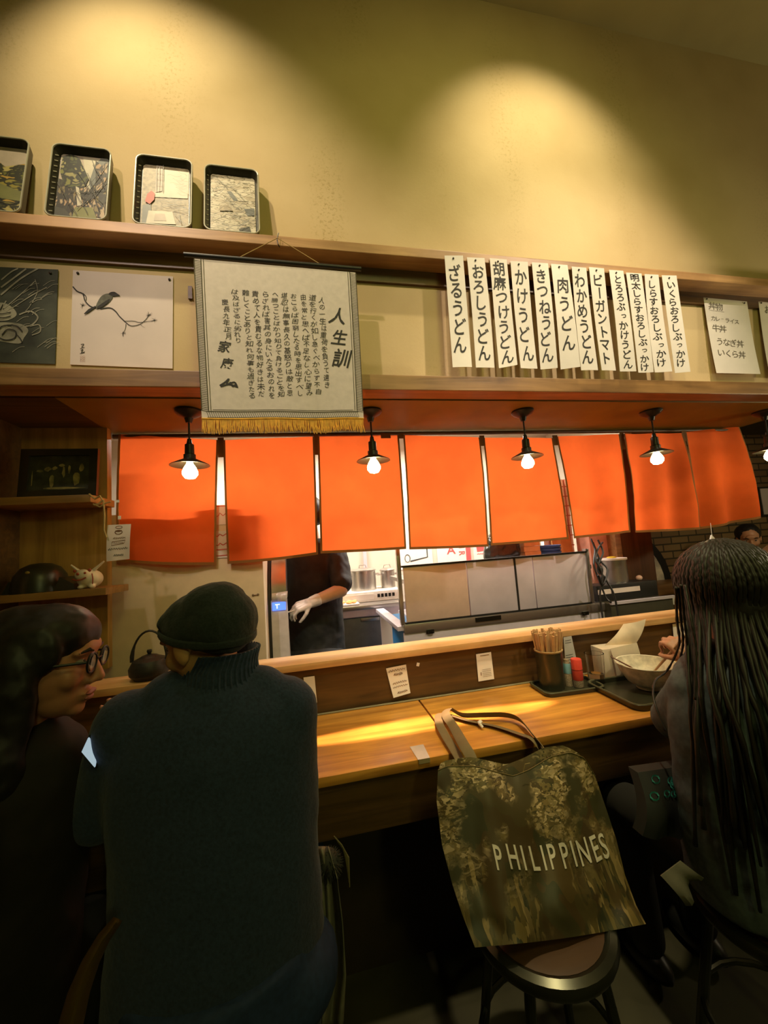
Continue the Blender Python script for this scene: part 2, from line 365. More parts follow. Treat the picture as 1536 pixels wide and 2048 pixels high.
    def build(s, name, mats, parent=None, smooth=True, angle=0.6, label=None):
        bmesh.ops.recalc_face_normals(s.bm, faces=s.bm.faces[:]) if s.bm.faces else None
        me = bpy.data.meshes.new(name); s.bm.to_mesh(me); s.bm.free()
        for M in (mats if isinstance(mats, (list, tuple)) else [mats]): me.materials.append(M)
        if smooth and len(me.polygons):
            me.polygons.foreach_set('use_smooth', [True] * len(me.polygons)); me.set_sharp_from_angle(angle=angle)
        o = bpy.data.objects.new(name, me); COL.objects.link(o)
        if parent is not None:
            o.parent = parent; o.matrix_parent_inverse = Matrix.Translation(parent.location).inverted()
            o.matrix_parent_inverse = (Matrix.Translation(parent.location) @ parent.rotation_euler.to_matrix().to_4x4()).inverted()
        if label: o['label'] = label
        return o

def tag(o, label, cat, group=None, kind=None):
    o['label'] = label; o['category'] = cat
    if group: o['group'] = group
    if kind: o['kind'] = kind
    return o
def thing(name, label, cat, loc=(0, 0, 0), group=None):
    o = bpy.data.objects.new(name, None); COL.objects.link(o); o.location = loc; o.empty_display_size = 0.05
    return tag(o, label, cat, group)
def struct(o):
    o['kind'] = 'structure'; return o
def copy_thing(root, off):
    """a copy of a thing and of its parts and sub-parts, moved by off"""
    r = root.copy(); COL.objects.link(r); r.location = root.location + Vector(off)
    for ch in list(root.children):
        c = ch.copy(); COL.objects.link(c); c.parent = r; c.matrix_parent_inverse = ch.matrix_parent_inverse.copy()
        for g in list(ch.children):
            d = g.copy(); COL.objects.link(d); d.parent = c; d.matrix_parent_inverse = g.matrix_parent_inverse.copy()
    return r

def fused(name, mb, material, parent, voxel=0.008, smooth=6, wrinkle=0.0, wscale=0.12, label=None):
    """all shapes of mb grown into ONE continuous skin"""
    me = bpy.data.meshes.new(name); mb.bm.normal_update(); mb.bm.to_mesh(me); mb.bm.free()
    t = bpy.data.objects.new('t', me); COL.objects.link(t)
    r = t.modifiers.new('r', 'REMESH'); r.mode = 'VOXEL'; r.voxel_size = voxel; r.adaptivity = 0
    if smooth:
        sm = t.modifiers.new('s', 'SMOOTH'); sm.iterations = smooth; sm.factor = 0.5
    if wrinkle:
        tx = bpy.data.textures.new('folds', 'CLOUDS'); tx.noise_scale = wscale; tx.noise_depth = 3
        dm = t.modifiers.new('d', 'DISPLACE'); dm.texture = tx; dm.strength = wrinkle; dm.mid_level = 0.5; dm.texture_coords = 'LOCAL'
    dg = bpy.context.evaluated_depsgraph_get()
    out = bpy.data.meshes.new_from_object(t.evaluated_get(dg)); out.name = name
    bpy.data.objects.remove(t); bpy.data.meshes.remove(me)
    out.materials.clear(); out.materials.append(material)
    out.polygons.foreach_set('use_smooth', [True] * len(out.polygons))
    o = bpy.data.objects.new(name, out); COL.objects.link(o)
    if parent is not None:
        o.parent = parent; o.matrix_parent_inverse = Matrix.Translation(parent.location).inverted()
    if label: o['label'] = label
    return o

# ------------------------------------------------------------------ lettering
GLY = {}
def glyph(ch):
    if ch not in GLY:
        c = bpy.data.curves.new('g', 'FONT'); c.body = ch; c.offset = GLY_OFF; c.resolution_u = 3
        o = bpy.data.objects.new('g', c); COL.objects.link(o)
        dg = bpy.context.evaluated_depsgraph_get()
        me = bpy.data.meshes.new_from_object(o.evaluated_get(dg))
        vs = [v.co.to_2d() for v in me.vertices]; fs = [tuple(p.vertices) for p in me.polygons]
        bpy.data.objects.remove(o); bpy.data.curves.remove(c); bpy.data.meshes.remove(me)
        if vs:
            x0 = min(v.x for v in vs); x1 = max(v.x for v in vs); y0 = min(v.y for v in vs); y1 = max(v.y for v in vs)
            cx, cy = (x0 + x1) / 2, (y0 + y1) / 2
        else: cx = cy = 0; x0 = x1 = y0 = y1 = 0
        GLY[ch] = (vs, fs, cx, cy, x1 - x0, y1 - y0)
    return GLY[ch]
GLY_OFF = 0.0
def put_glyph(mb, ch, f, u, v, sx, sy, rot=0.0, shear=0.0, center=True, off=Vector((0, -0.0012, 0)), full=None):
    """glyph centred at (u, v) on the surface f(u, v); sx, sy are em sizes in u and v"""
    vs, fs, cx, cy, gw, gh = glyph(ch)
    if not vs: return
    if ch == 'ー': rot += PI / 2
    if not center: cy = 0.36
    cr, sr = math.cos(rot), math.sin(rot)
    out = []
    for p in vs:
        x, y = p.x - cx, p.y - cy
        x, y = x * cr - y * sr, x * sr + y * cr
        x += shear * y
        out.append(mb.bm.verts.new(f(u + x * sx, v - y * sy) + off))
    for q in fs: mb._f([out[i] for i in q])
def column(mb, text, f, u, v0, v1, sx, sy, jit=0.0, small='っゃゅょッャュョ'):
    n = len(text); step = (v1 - v0) / n
    for i, ch in enumerate(text):
        k = 0.72 if ch in small else 1.0
        put_glyph(mb, ch, f, u + rnd.uniform(-jit, jit) * sx + (0.12 * sx if ch in small else 0), v0 + step * (i + 0.5), sx * k, sy * k, rnd.uniform(-jit, jit) * 0.6, rnd.uniform(-jit, jit) + 0.05)
def row(mb, text, f, u0, v, sx, sy, adv=0.62, jit=0.0, slope=0.0):
    x = u0
    for ch in text:
        if ch == ' ': x += sx * 0.35; continue
        vs, fs, cx, cy, gw, gh = glyph(ch)
        put_glyph(mb, ch, f, x + gw * sx / 2, v + slope * (x - u0), sx, sy, rnd.uniform(-jit, jit), rnd.uniform(-jit, jit), center=False)
        x += (gw + 0.10) * sx
    return x
def scribble(mb, f, u0, u1, v, amp, wid, n=40, nrm=(0, -1, 0), off=Vector((0, -0.0012, 0))):
    """an unreadable hand-written line"""
    pts = []
    for i in range(n + 1):
        t = i / n; a = t * n * 0.9
        pts.append(f(u0 + (u1 - u0) * t + 0.010 * math.sin(a * 1.7), v + amp * math.sin(a) * (0.45 + 0.55 * abs(math.sin(i * 0.37 + u0 * 9)))) + off)
    mb.ribbon(pts, wid, nrm)
def quad_surf(tl, tr, br, bl, bulge=0.0, wave=0.0, wn=1.0, ph=0.0, d=Vector((0, -1, 0))):
    tl, tr, br, bl = map(Vector, (tl, tr, br, bl))
    def f(u, v):
        p = (tl * (1 - u) + tr * u) * (1 - v) + (bl * (1 - u) + br * u) * v
        return p + d * (bulge * math.sin(PI * min(max(v, 0), 1)) + wave * v * math.sin(u * wn * 2 * PI + ph))
    return f
def pins(parent, pts, r=0.005, m=None, name='pushpin'):
    for p in pts:
        MB().ell(p, (r, r * 0.7, r), None, 10, 6).build(name, m or mat('pin', (0.03, 0.02, 0.012), 0.4), parent)
# ================================================================== the setting
M_PL = plaster()
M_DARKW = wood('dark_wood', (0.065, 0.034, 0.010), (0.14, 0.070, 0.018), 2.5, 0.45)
M_LEDGE = wood('ledge_wood', (0.22, 0.115, 0.035), (0.40, 0.22, 0.075), 2.0, 0.42)
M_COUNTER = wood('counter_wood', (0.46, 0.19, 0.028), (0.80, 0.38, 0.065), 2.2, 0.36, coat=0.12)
M_SILL = wood('sill_wood', (0.56, 0.31, 0.11), (0.74, 0.45, 0.18), 2.0, 0.4)
M_RUST = mat('rust_paint', (0.22, 0.145, 0.001), 0.6, var=0.15, scale=6)
M_FLOOR = mat('floor_tile', (0.045, 0.04, 0.02), 0.5, var=0.2, scale=9)
M_CEIL = mat('ceiling_paint', (0.42, 0.37, 0.16), 0.9, var=0.08, scale=3)
M_KWALL = mat('kitchen_white', (0.64, 0.57, 0.46), 0.5, var=0.04, scale=4)
M_STEEL = mat('steel', (0.50, 0.47, 0.43), 0.30, 0.9, var=0.06, scale=60, stretch=(1, 1, 20))
M_STEELD = mat('steel_dull', (0.64, 0.58, 0.63), 0.42, 0.3, var=0.08, scale=9)
M_BLACK = mat('black', (0.012, 0.012, 0.010), 0.45)
M_BLACKM = mat('black_metal', (0.02, 0.018, 0.012), 0.35, 0.6)
M_INK = mat('ink', (0.018, 0.016, 0.010), 0.7)
M_PAPER = mat('paper', (0.82, 0.77, 0.70), 0.85, var=0.05, scale=8)
M_PAPER2 = mat('paper_pink', (0.74, 0.64, 0.58), 0.85, var=0.05, scale=8)
M_REDINK = mat('red_ink', (0.55, 0.06, 0.04), 0.7)

struct(MB().bb(-3.2, 6.2, -2.2, 5.0, -0.1, 0.0).build('floor', M_FLOOR, smooth=False))
struct(MB().bb(-3.2, 6.2, -2.2, 1.72, 4.2, 4.3).build('ceiling', M_CEIL, smooth=False))
struct(MB().bb(-3.2, 6.2, 1.60, 1.72, 2.05, 4.2).build('wall_front', M_PL, smooth=False))
struct(MB().bb(-3.3, -3.2, -2.2, 5.0, 0, 4.2).build('wall_left', M_PL, smooth=False))
struct(MB().bb(6.2, 6.3, -2.2, 5.0, 0, 4.2).build('wall_right', M_PL, smooth=False))
struct(MB().bb(-3.2, 6.2, -2.3, -2.2, 0, 4.2).build('wall_back', mat('dark_back_wall', (0.05, 0.035, 0.015), 0.8), smooth=False))
# picture ledge, lower beam, soffit
struct(MB().bb(-3.2, 6.2, 1.50, 1.60, 2.625, 2.668, 0.003).build('trim_1', wood('ledge_wood_pale', (0.38, 0.21, 0.085), (0.62, 0.37, 0.16), 2.0, 0.42), smooth=False))
struct(MB().bb(-3.2, 6.2, 1.585, 1.60, 2.56, 2.625).build('ledge_shade_strip', M_DARKW, smooth=False))  # dark strip stands in for the shadow below the picture ledge
struct(MB().bb(-3.2, 6.2, 1.50, 1.60, 2.02, 2.085, 0.003).build('trim_3', M_LEDGE, smooth=False))
struct(MB().bb(-0.90, 2.92, 1.60, 2.12, 2.015, 2.05).build('soffit', M_RUST, smooth=False))
struct(MB().bb(-3.2, -0.90, 1.60, 2.12, 2.015, 2.05).build('soffit_dark', M_DARKW, smooth=False))
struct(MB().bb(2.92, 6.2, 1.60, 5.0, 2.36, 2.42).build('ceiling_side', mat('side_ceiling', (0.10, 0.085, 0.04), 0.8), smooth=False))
struct(MB().bb(-3.2, 2.92, 2.05, 2.12, 2.05, 2.5).build('beam', M_RUST, smooth=False))
# front of the counter, and the panel behind the worktop
struct(MB().bb(-3.2, 2.75, 1.58, 1.64, 0.0, 0.928).build('wall_counter', M_DARKW, smooth=False))
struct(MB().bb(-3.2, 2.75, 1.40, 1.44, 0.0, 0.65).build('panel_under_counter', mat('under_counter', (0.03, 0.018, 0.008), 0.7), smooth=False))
# kitchen shell
struct(MB().bb(-3.2, 2.62, 3.60, 3.7, 0, 2.5).build('wall_kitchen', M_KWALL, smooth=False))
struct(MB().bb(-3.2, 2.62, 2.12, 3.60, 2.44, 2.5).build('ceiling_kitchen', M_KWALL, smooth=False))
# rear board of the shelf niche at the left, its lit end post
struct(MB().bb(-1.30, -0.885, 1.95, 1.99, 0.93, 2.015).build('panel_niche', wood('niche_wood', (0.28, 0.15, 0.030), (0.46, 0.26, 0.06), 2.0, 0.5, axis=2), smooth=False))
struct(MB().bb(-1.30, -1.225, 1.66, 1.95, 0.93, 2.015).build('post_niche', M_DARKW, smooth=False))
struct(MB().bb(-1.60, -1.185, 1.58, 1.66, 0.93, 2.02).build('wall_niche', M_PL, smooth=False))
# right end: dark pillar, salmon jamb, brick wall beyond
struct(MB().bb(2.19, 2.47, 2.40, 2.60, 0, 2.05).build('pillar', wood('pillar_wood', (0.07, 0.03, 0.008), (0.13, 0.055, 0.014), 2.0, 0.5, axis=2), smooth=False))
struct(MB().bb(2.145, 2.19, 2.38, 2.60, 0, 2.05).build('trim_4', M_LEDGE, smooth=False))
struct(MB().bb(2.00, 2.145, 2.46, 2.60, 0, 2.05).build('jamb', mat('salmon_paint', (0.62, 0.30, 0.20), 0.7), smooth=False))
struct(MB().bb(2.62, 6.2, 3.40, 3.6, 0, 2.4).build('wall_brick', brick_mat(), smooth=False))
struct(MB().bb(2.55, 2.62, 2.60, 3.6, 0, 2.5).build('wall_partition', M_KWALL, smooth=False))

# ================================================================== counter and sill
ct = thing('counter', 'long orange-brown wooden worktop with a seam, running along the bar', 'counter', (0.8, 1.36, 0.72))
for x0, x1 in ((-3.0, 0.405), (0.411, 2.75)):
    MB().bb(x0, x1, 1.152, 1.575, 0.722, 0.75, 0.004).build('board', M_COUNTER, ct)
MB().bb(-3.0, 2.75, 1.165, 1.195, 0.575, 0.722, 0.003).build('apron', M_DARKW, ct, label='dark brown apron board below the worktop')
MB().tube([(-3.0, 1.571, 0.753), (2.7, 1.571, 0.753)], 0.004, 6).build('caulk_line', mat('caulk', (0.22, 0.19, 0.10), 0.6), ct)
sl = thing('serving_sill', 'pale timber sill between the bar and the kitchen', 'sill', (0.8, 1.63, 0.925))
MB().bb(-3.0, 2.55, 1.556, 1.70, 0.926, 0.952, 0.003).build('sill_board', M_SILL, sl)
for x in (-0.4, 0.9, 2.2):
    MB().prism([(x, 1.64, 0.926), (x, 1.69, 0.926), (x, 1.64, 0.85)], (0.02, 0, 0)).build('bracket', M_DARKW, sl, smooth=False)

# ================================================================== trays on the picture ledge
def rrect(w_, h_, r, n=6):
    out = []
    for cx, cz, a0 in ((w_ / 2 - r, h_ - r, 0), (-w_ / 2 + r, h_ - r, 90), (-w_ / 2 + r, r, 180), (w_ / 2 - r, r, 270)):
        for k in range(n + 1):
            a = math.radians(a0 + 90 * k / n); out.append((cx + r * math.cos(a), cz + r * math.sin(a)))
    return out
M_TRAY = mat('lacquer', (0.035, 0.032, 0.018), 0.3, var=0.2)
M_RIM = mat('lacquer_rim', (0.42, 0.40, 0.27), 0.35)
P_TREES = voronoi_print('tree_print', 34, (0.02, 0.022, 0.01), [(0.09, 0.10, 0.02), (0.19, 0.19, 0.04), (0.05, 0.06, 0.02), (0.30, 0.27, 0.10)], 0.16)
P_ROCK = voronoi_print('rock_print', 30, (0.025, 0.022, 0.012), [(0.42, 0.28, 0.15), (0.22, 0.17, 0.07), (0.46, 0.34, 0.20), (0.03, 0.03, 0.015), (0.05, 0.05, 0.02)], 0.16, stretch=(2.2, 1, 0.8))
P_SNOW = voronoi_print('snow_print', 22, (0.16, 0.14, 0.07), [(0.56, 0.50, 0.34), (0.48, 0.41, 0.27), (0.62, 0.56, 0.40)], 0.05, stretch=(0.6, 1, 2.4), warp=0.6)
P_FIELD = voronoi_print('field_print', 26, (0.03, 0.03, 0.01), [(0.30, 0.25, 0.04), (0.48, 0.30, 0.05), (0.16, 0.16, 0.03), (0.46, 0.38, 0.12)], 0.14, stretch=(1, 1, 1.6))
A_SKY = mat('art_pale', (0.46, 0.38, 0.28), 0.5); A_WALL = mat('art_tan', (0.32, 0.26, 0.15), 0.5, var=0.4, scale=80)
A_RED = mat('art_red', (0.48, 0.05, 0.012), 0.5); A_DK = mat('art_dark', (0.05, 0.05, 0.03), 0.5); A_GR = mat('art_grey', (0.16, 0.17, 0.14), 0.5)
A_OL = mat('art_olive', (0.20, 0.20, 0.06), 0.5); A_LT = mat('art_cream', (0.56, 0.51, 0.36), 0.5)
def tray(name, label, xl, xr, zt, art, lean=0.13):
    w_, h_, d_ = xr - xl, zt - 2.668, 0.030
    root = thing(name, label, 'tray', ((xl + xr) / 2, 1.51, 2.668), 'printed trays on the ledge')
    Rm = Matrix.Rotation(-lean, 3, 'X'); base = Vector(((xl + xr) / 2, 1.504, 2.669))
    def T(x, y, z): return base + Rm @ Vector((x, y, z))
    o1 = rrect(w_, h_, 0.028); o2 = [(x * (w_ - 0.030) / w_, 0.015 + z * (h_ - 0.030) / h_) for x, z in o1]
    n = len(o1); b = MB()
    F = [b.bm.verts.new(T(x, 0, z)) for x, z in o1]; Bk = [b.bm.verts.new(T(x * 0.95, d_, 0.006 + z * 0.96)) for x, z in o1]
    Fi = [b.bm.verts.new(T(x * 0.975, 0, h_ / 2 + (z - h_ / 2) * 0.98)) for x, z in o1]; Bi = [b.bm.verts.new(T(x, d_ - 0.005, z)) for x, z in o2]
    for k in range(n):
        j = (k + 1) % n
        b._f([F[k], F[j], Bk[j], Bk[k]]); b._f([F[k], Fi[k], Fi[j], F[j]]); b._f([Fi[k], Bi[k], Bi[j], Fi[j]])
    b._f(Bk); b._f(Bi[::-1])
    b.build('tray_body', M_TRAY, root)
    r_ = MB(); loop = [T(x * 0.99, -0.001, h_ / 2 + (z - h_ / 2) * 0.99) for x, z in o1]; r_.tube(loop + [loop[0]], 0.0032, 6, cap=False); r_.build('rim', M_RIM, root)
    # meander marks along the inner left wall
    mk = MB()
    for i in range(11):
        z = 0.04 + i * (h_ - 0.08) / 10; x = -w_ / 2 + 0.009
        mk.ribbon([T(x - 0.001, 0.006, z - 0.008), T(x + 0.0036, 0.018, z + 0.006)], 0.003, Rm @ Vector((1, -0.5, 0)))
    mk.build('wall_pattern', M_RIM, root)
    def S(u, v, lay=0): return T(-w_ / 2 + 0.018 + u * (w_ - 0.036), d_ - 0.006 - 0.0006 * lay, h_ - 0.018 - v * (h_ - 0.036))
    mats = []; pb = MB()
    for li, (M_, pts) in enumerate(art):
        if M_ not in mats: mats.append(M_)
        pb.mi = mats.index(M_)
        if isinstance(pts, tuple): pb.ribbon([S(u, v, li + 1) for u, v in pts[0]], pts[1], Rm @ Vector((0, -1, 0)))
        else: pb.poly([S(u, v, li + 1) for u, v in pts])
    pb.build('picture', mats, root, smooth=False)
    return root
FULL = [(0.02, 0), (0.98, 0), (1, 0.02), (1, 0.98), (0.98, 1), (0.02, 1), (0, 0.98), (0, 0.02)]
def lines(n, seed, M_, vv=(0.1, 0.95), wd=0.0012, amp=0.03, tilt=0.1, u0=0.0, u1=1.0):
    q = random.Random(seed); out = []
    for i in range(n):
        v = vv[0] + (vv[1] - vv[0]) * (i + 0.5) / n; a = q.uniform(0, 1) * (u1 - u0) * 0.6 + u0; bq = min(u1, a + q.uniform(0.25, 0.7)); ph = q.uniform(0, 6); tl = q.uniform(-tilt, tilt)
        out.append((M_, ([(a + (bq - a) * t / 10, min(0.99, max(0.01, v + tl * (t / 10 - 0.5) + amp * math.sin(ph + t * 0.55)))) for t in range(11)], wd)))
    return out
def vlines(n, seed, M_, pts, wd=0.0012):
    return [(M_, ([(a, b_), (c, d_)], wd)) for a, b_, c, d_ in pts]
tray('printed_tray', 'black rimmed tray with yellow hill picture, cut by the photo edge at the far left', -1.165, -0.962, 3.018,
     [(A_SKY, FULL), (P_FIELD, [(0, 0.25), (0.3, 0.15), (0.6, 0.3), (1, 0.22), (1, 1), (0, 1)]), (A_OL, [(0, 0.62), (0.5, 0.55), (1, 0.66), (1, 0.8), (0, 0.75)])] + lines(9, 3, A_DK, (0.75, 0.97), 0.0015))
tray('printed_tray', 'black rimmed tray with a green tree and waterfall gorge picture', -0.886, -0.683, 3.018,
     [(A_SKY, FULL), (A_LT, [(0.45, 0.02), (1, 0.02), (1, 0.6), (0.6, 0.5)]),
      (A_GR, [(0.62, 0.42), (0.72, 0.1), (0.84, 0.0), (1, 0.0), (1, 0.7), (0.8, 0.75)]), (P_ROCK, [(0.72, 0.05), (0.86, 0.12), (0.98, 0.05), (1, 0.95), (0.66, 0.9), (0.6, 0.6), (0.76, 0.4)]),
      (P_ROCK, [(0, 0.4), (0.3, 0.45), (0.6, 0.5), (0.72, 0.95), (0, 0.98)]),
      (P_TREES, [(0.04, 0.05), (0.2, 0.0), (0.38, 0.04), (0.5, 0.2), (0.62, 0.36), (0.55, 0.5), (0.34, 0.55), (0.14, 0.5), (0.02, 0.3)]),
      (A_LT, [(0.37, 0.5), (0.44, 0.52), (0.54, 0.78), (0.44, 0.8)]), (A_OL, [(0.4, 0.82), (0.75, 0.80), (0.86, 0.97), (0.36, 0.98)]), (A_DK, [(0, 0.84), (0.2, 0.86), (0.34, 0.97), (0.02, 0.99)])]
     + lines(8, 5, A_DK, (0.5, 0.8), 0.002, 0.02, 0.5) + lines(5, 9, A_DK, (0.25, 0.6), 0.0022, 0.02, 0.6, 0.55, 0.98))
tray('printed_tray', 'black rimmed tray showing a pale room with a seated red figure', -0.594, -0.385, 3.014,
     [(A_WALL, FULL), (A_LT, [(0.45, 0.05), (1, 0.05), (1, 0.42), (0.45, 0.45)]), (A_SKY, [(0.28, 0.0), (0.42, 0.0), (0.42, 0.42), (0.28, 0.45)]),
      (A_LT, [(0.25, 0.46), (0.98, 0.40), (0.98, 0.5), (0.25, 0.53)]), (A_GR, [(0.03, 0.68), (0.2, 0.64), (0.24, 0.95), (0.03, 0.97)]),
      (A_LT, [(0.16, 0.76), (0.66, 0.74), (0.74, 0.94), (0.12, 0.96)]), (A_SKY, [(0.30, 0.80), (0.5, 0.79), (0.54, 0.9), (0.28, 0.91)]),
      (A_RED, [(0.08, 0.62), (0.12, 0.50), (0.2, 0.44), (0.28, 0.48), (0.27, 0.58), (0.18, 0.66)])]
     + vlines(0, 0, A_GR, [(0.30, 0.02, 0.31, 0.44), (0.36, 0.02, 0.37, 0.44), (0.44, 0, 0.45, 0.45), (0.28, 0.12, 0.44, 0.12), (0.28, 0.22, 0.44, 0.22), (0.28, 0.32, 0.44, 0.32), (0.7, 0.76, 0.95, 0.97), (0.8, 0.74, 0.86, 0.96), (0.25, 0.70, 0.98, 0.69)], 0.0014)
     + lines(9, 21, A_GR, (0.55, 0.7), 0.0010, 0.015, 0.1, 0.3, 0.98) + lines(5, 22, A_RED, (0.12, 0.4), 0.0008, 0.02, 0.1, 0.5, 0.98))
tray('printed_tray', 'black rimmed tray with a snowy hill picture in cream and black', -0.338, -0.126, 3.004,
     [(P_SNOW, FULL), (A_GR, [(0.36, 0.28), (0.46, 0.27), (0.62, 0.42), (0.52, 0.44)]), (A_LT, [(0.44, 0.26), (0.6, 0.30), (0.86, 0.42), (0.62, 0.43)]),
      (A_GR, [(0.74, 0.56), (0.98, 0.54), (0.98, 0.66), (0.82, 0.68)]), (A_DK, [(0.62, 0.92), (0.86, 0.86), (0.9, 0.97), (0.66, 0.98)]), (A_WALL, [(0.2, 0.55), (0.4, 0.52), (0.5, 0.62), (0.2, 0.64)])]
     + lines(16, 31, A_GR, (0.08, 0.97), 0.0016, 0.03, 0.25) + lines(10, 33, A_DK, (0.3, 0.97), 0.0013, 0.025, 0.2))

# ================================================================== pictures on the plaster band
YW = 1.594
f = quad_surf(pt(-160, 527, YW), pt(116, 539, YW), pt(110, 728, YW), pt(-166, 720, YW))
dr = thing('ink_print', 'dark grey ink print of a swirling coiled beast, cut by the photo edge', 'print', f(0.5, 1.0))
MB().sheet(f, 8, 8, 0.0025).build('sheet', mat('ink_wash', (0.055, 0.062, 0.045), 0.8, var=0.55, scale=9), dr)
A_PALE = mat('wash_pale', (0.36, 0.34, 0.26), 0.8, var=0.45, scale=14)
sw = MB(); sw.mi = 0
OFF = Vector((0, -0.0015, 0))
def strokes(mb, f, data, sc=1.0):
    for pts, wd in data:
        mb.ribbon([f(u, v) + OFF for u, v in pts], [w_ * sc for w_ in wd] if isinstance(wd, list) else wd * sc, (0, -1, 0))
def bez(p, n=14):
    """smooth path through p"""
    out = []
    for i in range(len(p) - 1):
        p0 = p[max(i - 1, 0)]; p1 = p[i]; p2 = p[i + 1]; p3 = p[min(i + 2, len(p) - 1)]
        k = max(2, n // (len(p) - 1) + 2)
        for j in range(k):
            t = j / k
            out.append(tuple(0.5 * (2 * p1[a] + (p2[a] - p0[a]) * t + (2 * p0[a] - 5 * p1[a] + 4 * p2[a] - p3[a]) * t * t + (3 * p1[a] - p0[a] - 3 * p2[a] + p3[a]) * t ** 3) for a in range(len(p1))))
    out.append(tuple(p[-1])); return out
strokes(sw, f, [(bez([(0.58, 0.30), (0.72, 0.12), (0.85, 0.0)]), 0.006), (bez([(0.58, 0.22), (0.70, 0.08), (0.76, 0.01)]), 0.006), (bez([(0.58, 0.14), (0.65, 0.05), (0.70, 0.01)]), 0.005),
                (bez([(0.60, 0.45), (0.70, 0.32), (0.83, 0.14)]), 0.003), (bez([(0.66, 0.44), (0.80, 0.30), (0.92, 0.20)]), 0.003), (bez([(0.83, 0.12), (0.85, 0.25), (0.80, 0.40), (0.76, 0.47)]), 0.002),
                (bez([(0.72, 0.50), (0.80, 0.46), (0.86, 0.52), (0.82, 0.60), (0.77, 0.62)]), 0.005), (bez([(0.80, 0.62), (0.87, 0.60), (0.88, 0.67), (0.82, 0.71)]), 0.004),
                (bez([(0.58, 0.62), (0.66, 0.62), (0.70, 0.70), (0.66, 0.77), (0.60, 0.76), (0.60, 0.70), (0.64, 0.69)]), 0.003), (bez([(0.62, 0.36), (0.60, 0.44), (0.66, 0.50), (0.60, 0.55)]), 0.004)])
q = random.Random(4)
for i in range(26):
    u, v = q.uniform(0.60, 0.96), q.uniform(0.15, 0.95)
    strokes(sw, f, [(bez([(u, v), (u + 0.05, v - 0.05), (u + 0.09, v - 0.06)]), [0.0005, 0.003, 0.0005] if False else 0.0016)])
bod = bez([(0.50, 0.60), (0.62, 0.585), (0.74, 0.60), (0.79, 0.66), (0.76, 0.74), (0.73, 0.80), (0.62, 0.79), (0.50, 0.76)], 40)
sw.poly([f(u, v) + OFF * 0.6 for u, v in bod])
bod = bez([(0.48, 0.44), (0.58, 0.38), (0.66, 0.42), (0.70, 0.50), (0.64, 0.56), (0.54, 0.575), (0.48, 0.57)], 30)
sw.poly([f(u, v) + OFF * 0.6 for u, v in bod])
sk = MB()
strokes(sk, f, [(bez([(0.60, 0.72), (0.64, 0.66), (0.70, 0.68), (0.69, 0.75), (0.62, 0.77), (0.56, 0.72), (0.60, 0.63), (0.70, 0.62), (0.75, 0.68)], 30), 0.004), (bez([(0.70, 0.70), (0.735, 0.75), (0.75, 0.79)]), 0.003), (bez([(0.52, 0.46), (0.58, 0.50), (0.66, 0.48)]), 0.003), (bez([(0.52, 0.53), (0.60, 0.54), (0.66, 0.52)]), 0.003), (bez([(0.60, 0.40), (0.58, 0.46)]), 0.003)])
for v_ in sk.bm.verts: v_.co += OFF
sk.build('coil_lines', M_INK, dr, smooth=False)
sw.build('swirls', A_PALE, dr, smooth=False)
pins(dr, [f(0.945, 0.045) + OFF * 2])

f = quad_surf(pt(146, 540, YW), pt(346, 553, YW), pt(345, 737, YW), pt(140, 729, YW))
bp_ = thing('bird_painting', 'square white ink painting of a bird perched on a pine branch', 'painting', f(0.5, 1.0))
MB().sheet(f, 8, 8, 0.0025).build('sheet', M_PAPER2, bp_)
M_WASH = mat('grey_wash', (0.13, 0.13, 0.10), 0.8, var=0.4, scale=60)
bk = MB()
def UV(x, y): return ((x - 530) / (1262 - 530) + (0.028 * (y - 220) / 690), (y - 220 - (x - 530) * 0.068) / (912 - 220))   # read off an enlarged view of this painting
def P_(l): return bez([UV(*p) for p in l])
def wl(n, a, b): return [a + (b - a) * i / (n - 1) for i in range(n)]
for l, a, b in (([(530, 345), (560, 380), (600, 400), (615, 450), (650, 490), (690, 505)], 0.0045, 0.0038), ([(600, 395), (622, 420), (622, 450)], 0.003, 0.002),
                ([(720, 512), (790, 505), (830, 530), (860, 570), (900, 610)], 0.0045, 0.0035), ([(895, 605), (940, 640), (1000, 632), (1040, 605), (1070, 570)], 0.003, 0.002),
                ([(900, 605), (960, 605), (1000, 615), (1060, 610), (1115, 602)], 0.0022, 0.0014), ([(905, 625), (900, 660), (885, 690)], 0.002, 0.0012), ([(1010, 630), (1025, 645), (1045, 655)], 0.001, 0.0006)):
    p = P_(l); bk.ribbon([f(*x) + OFF for x in p], wl(len(p), a, b), (0, -1, 0))
for cx, cy, up in ((1070, 565, -1), (1115, 600, -0.3), (880, 692, 0.6), (597, 485, 0.1)):
    for i in range(16):
        a = q.uniform(0, 2 * PI); l = q.uniform(14, 34)
        bk.ribbon([f(*UV(cx, cy)) + OFF, f(*UV(cx + l * math.cos(a), cy + 0.7 * l * math.sin(a) + up * 8)) + OFF], [0.0012, 0.0004], (0, -1, 0))
bk.build('branch', M_INK, bp_, smooth=False)
bd = MB(); bd.mi = 0
body = bez([(690, 500), (700, 470), (730, 420), (770, 400), (800, 408), (812, 425), (790, 460), (740, 500), (700, 512), (690, 500)], 40)
bd.poly([f(*UV(*p)) + OFF * 1.5 for p in body[:-1]])
bd.mi = 1
bd.poly([f(*UV(*p)) + OFF * 2 for p in bez([(782, 402), (800, 390), (825, 388), (845, 400), (866, 417), (842, 418), (815, 420), (782, 402)], 30)[:-1]])
bd.poly([f(*UV(*p)) + OFF * 2 for p in [(690, 490), (694, 500), (640, 540), (614, 552), (608, 548), (640, 515)]])
bd.poly([f(*UV(*p)) + OFF * 2 for p in bez([(700, 500), (740, 470), (790, 440), (780, 465), (740, 498), (705, 512)], 24)])
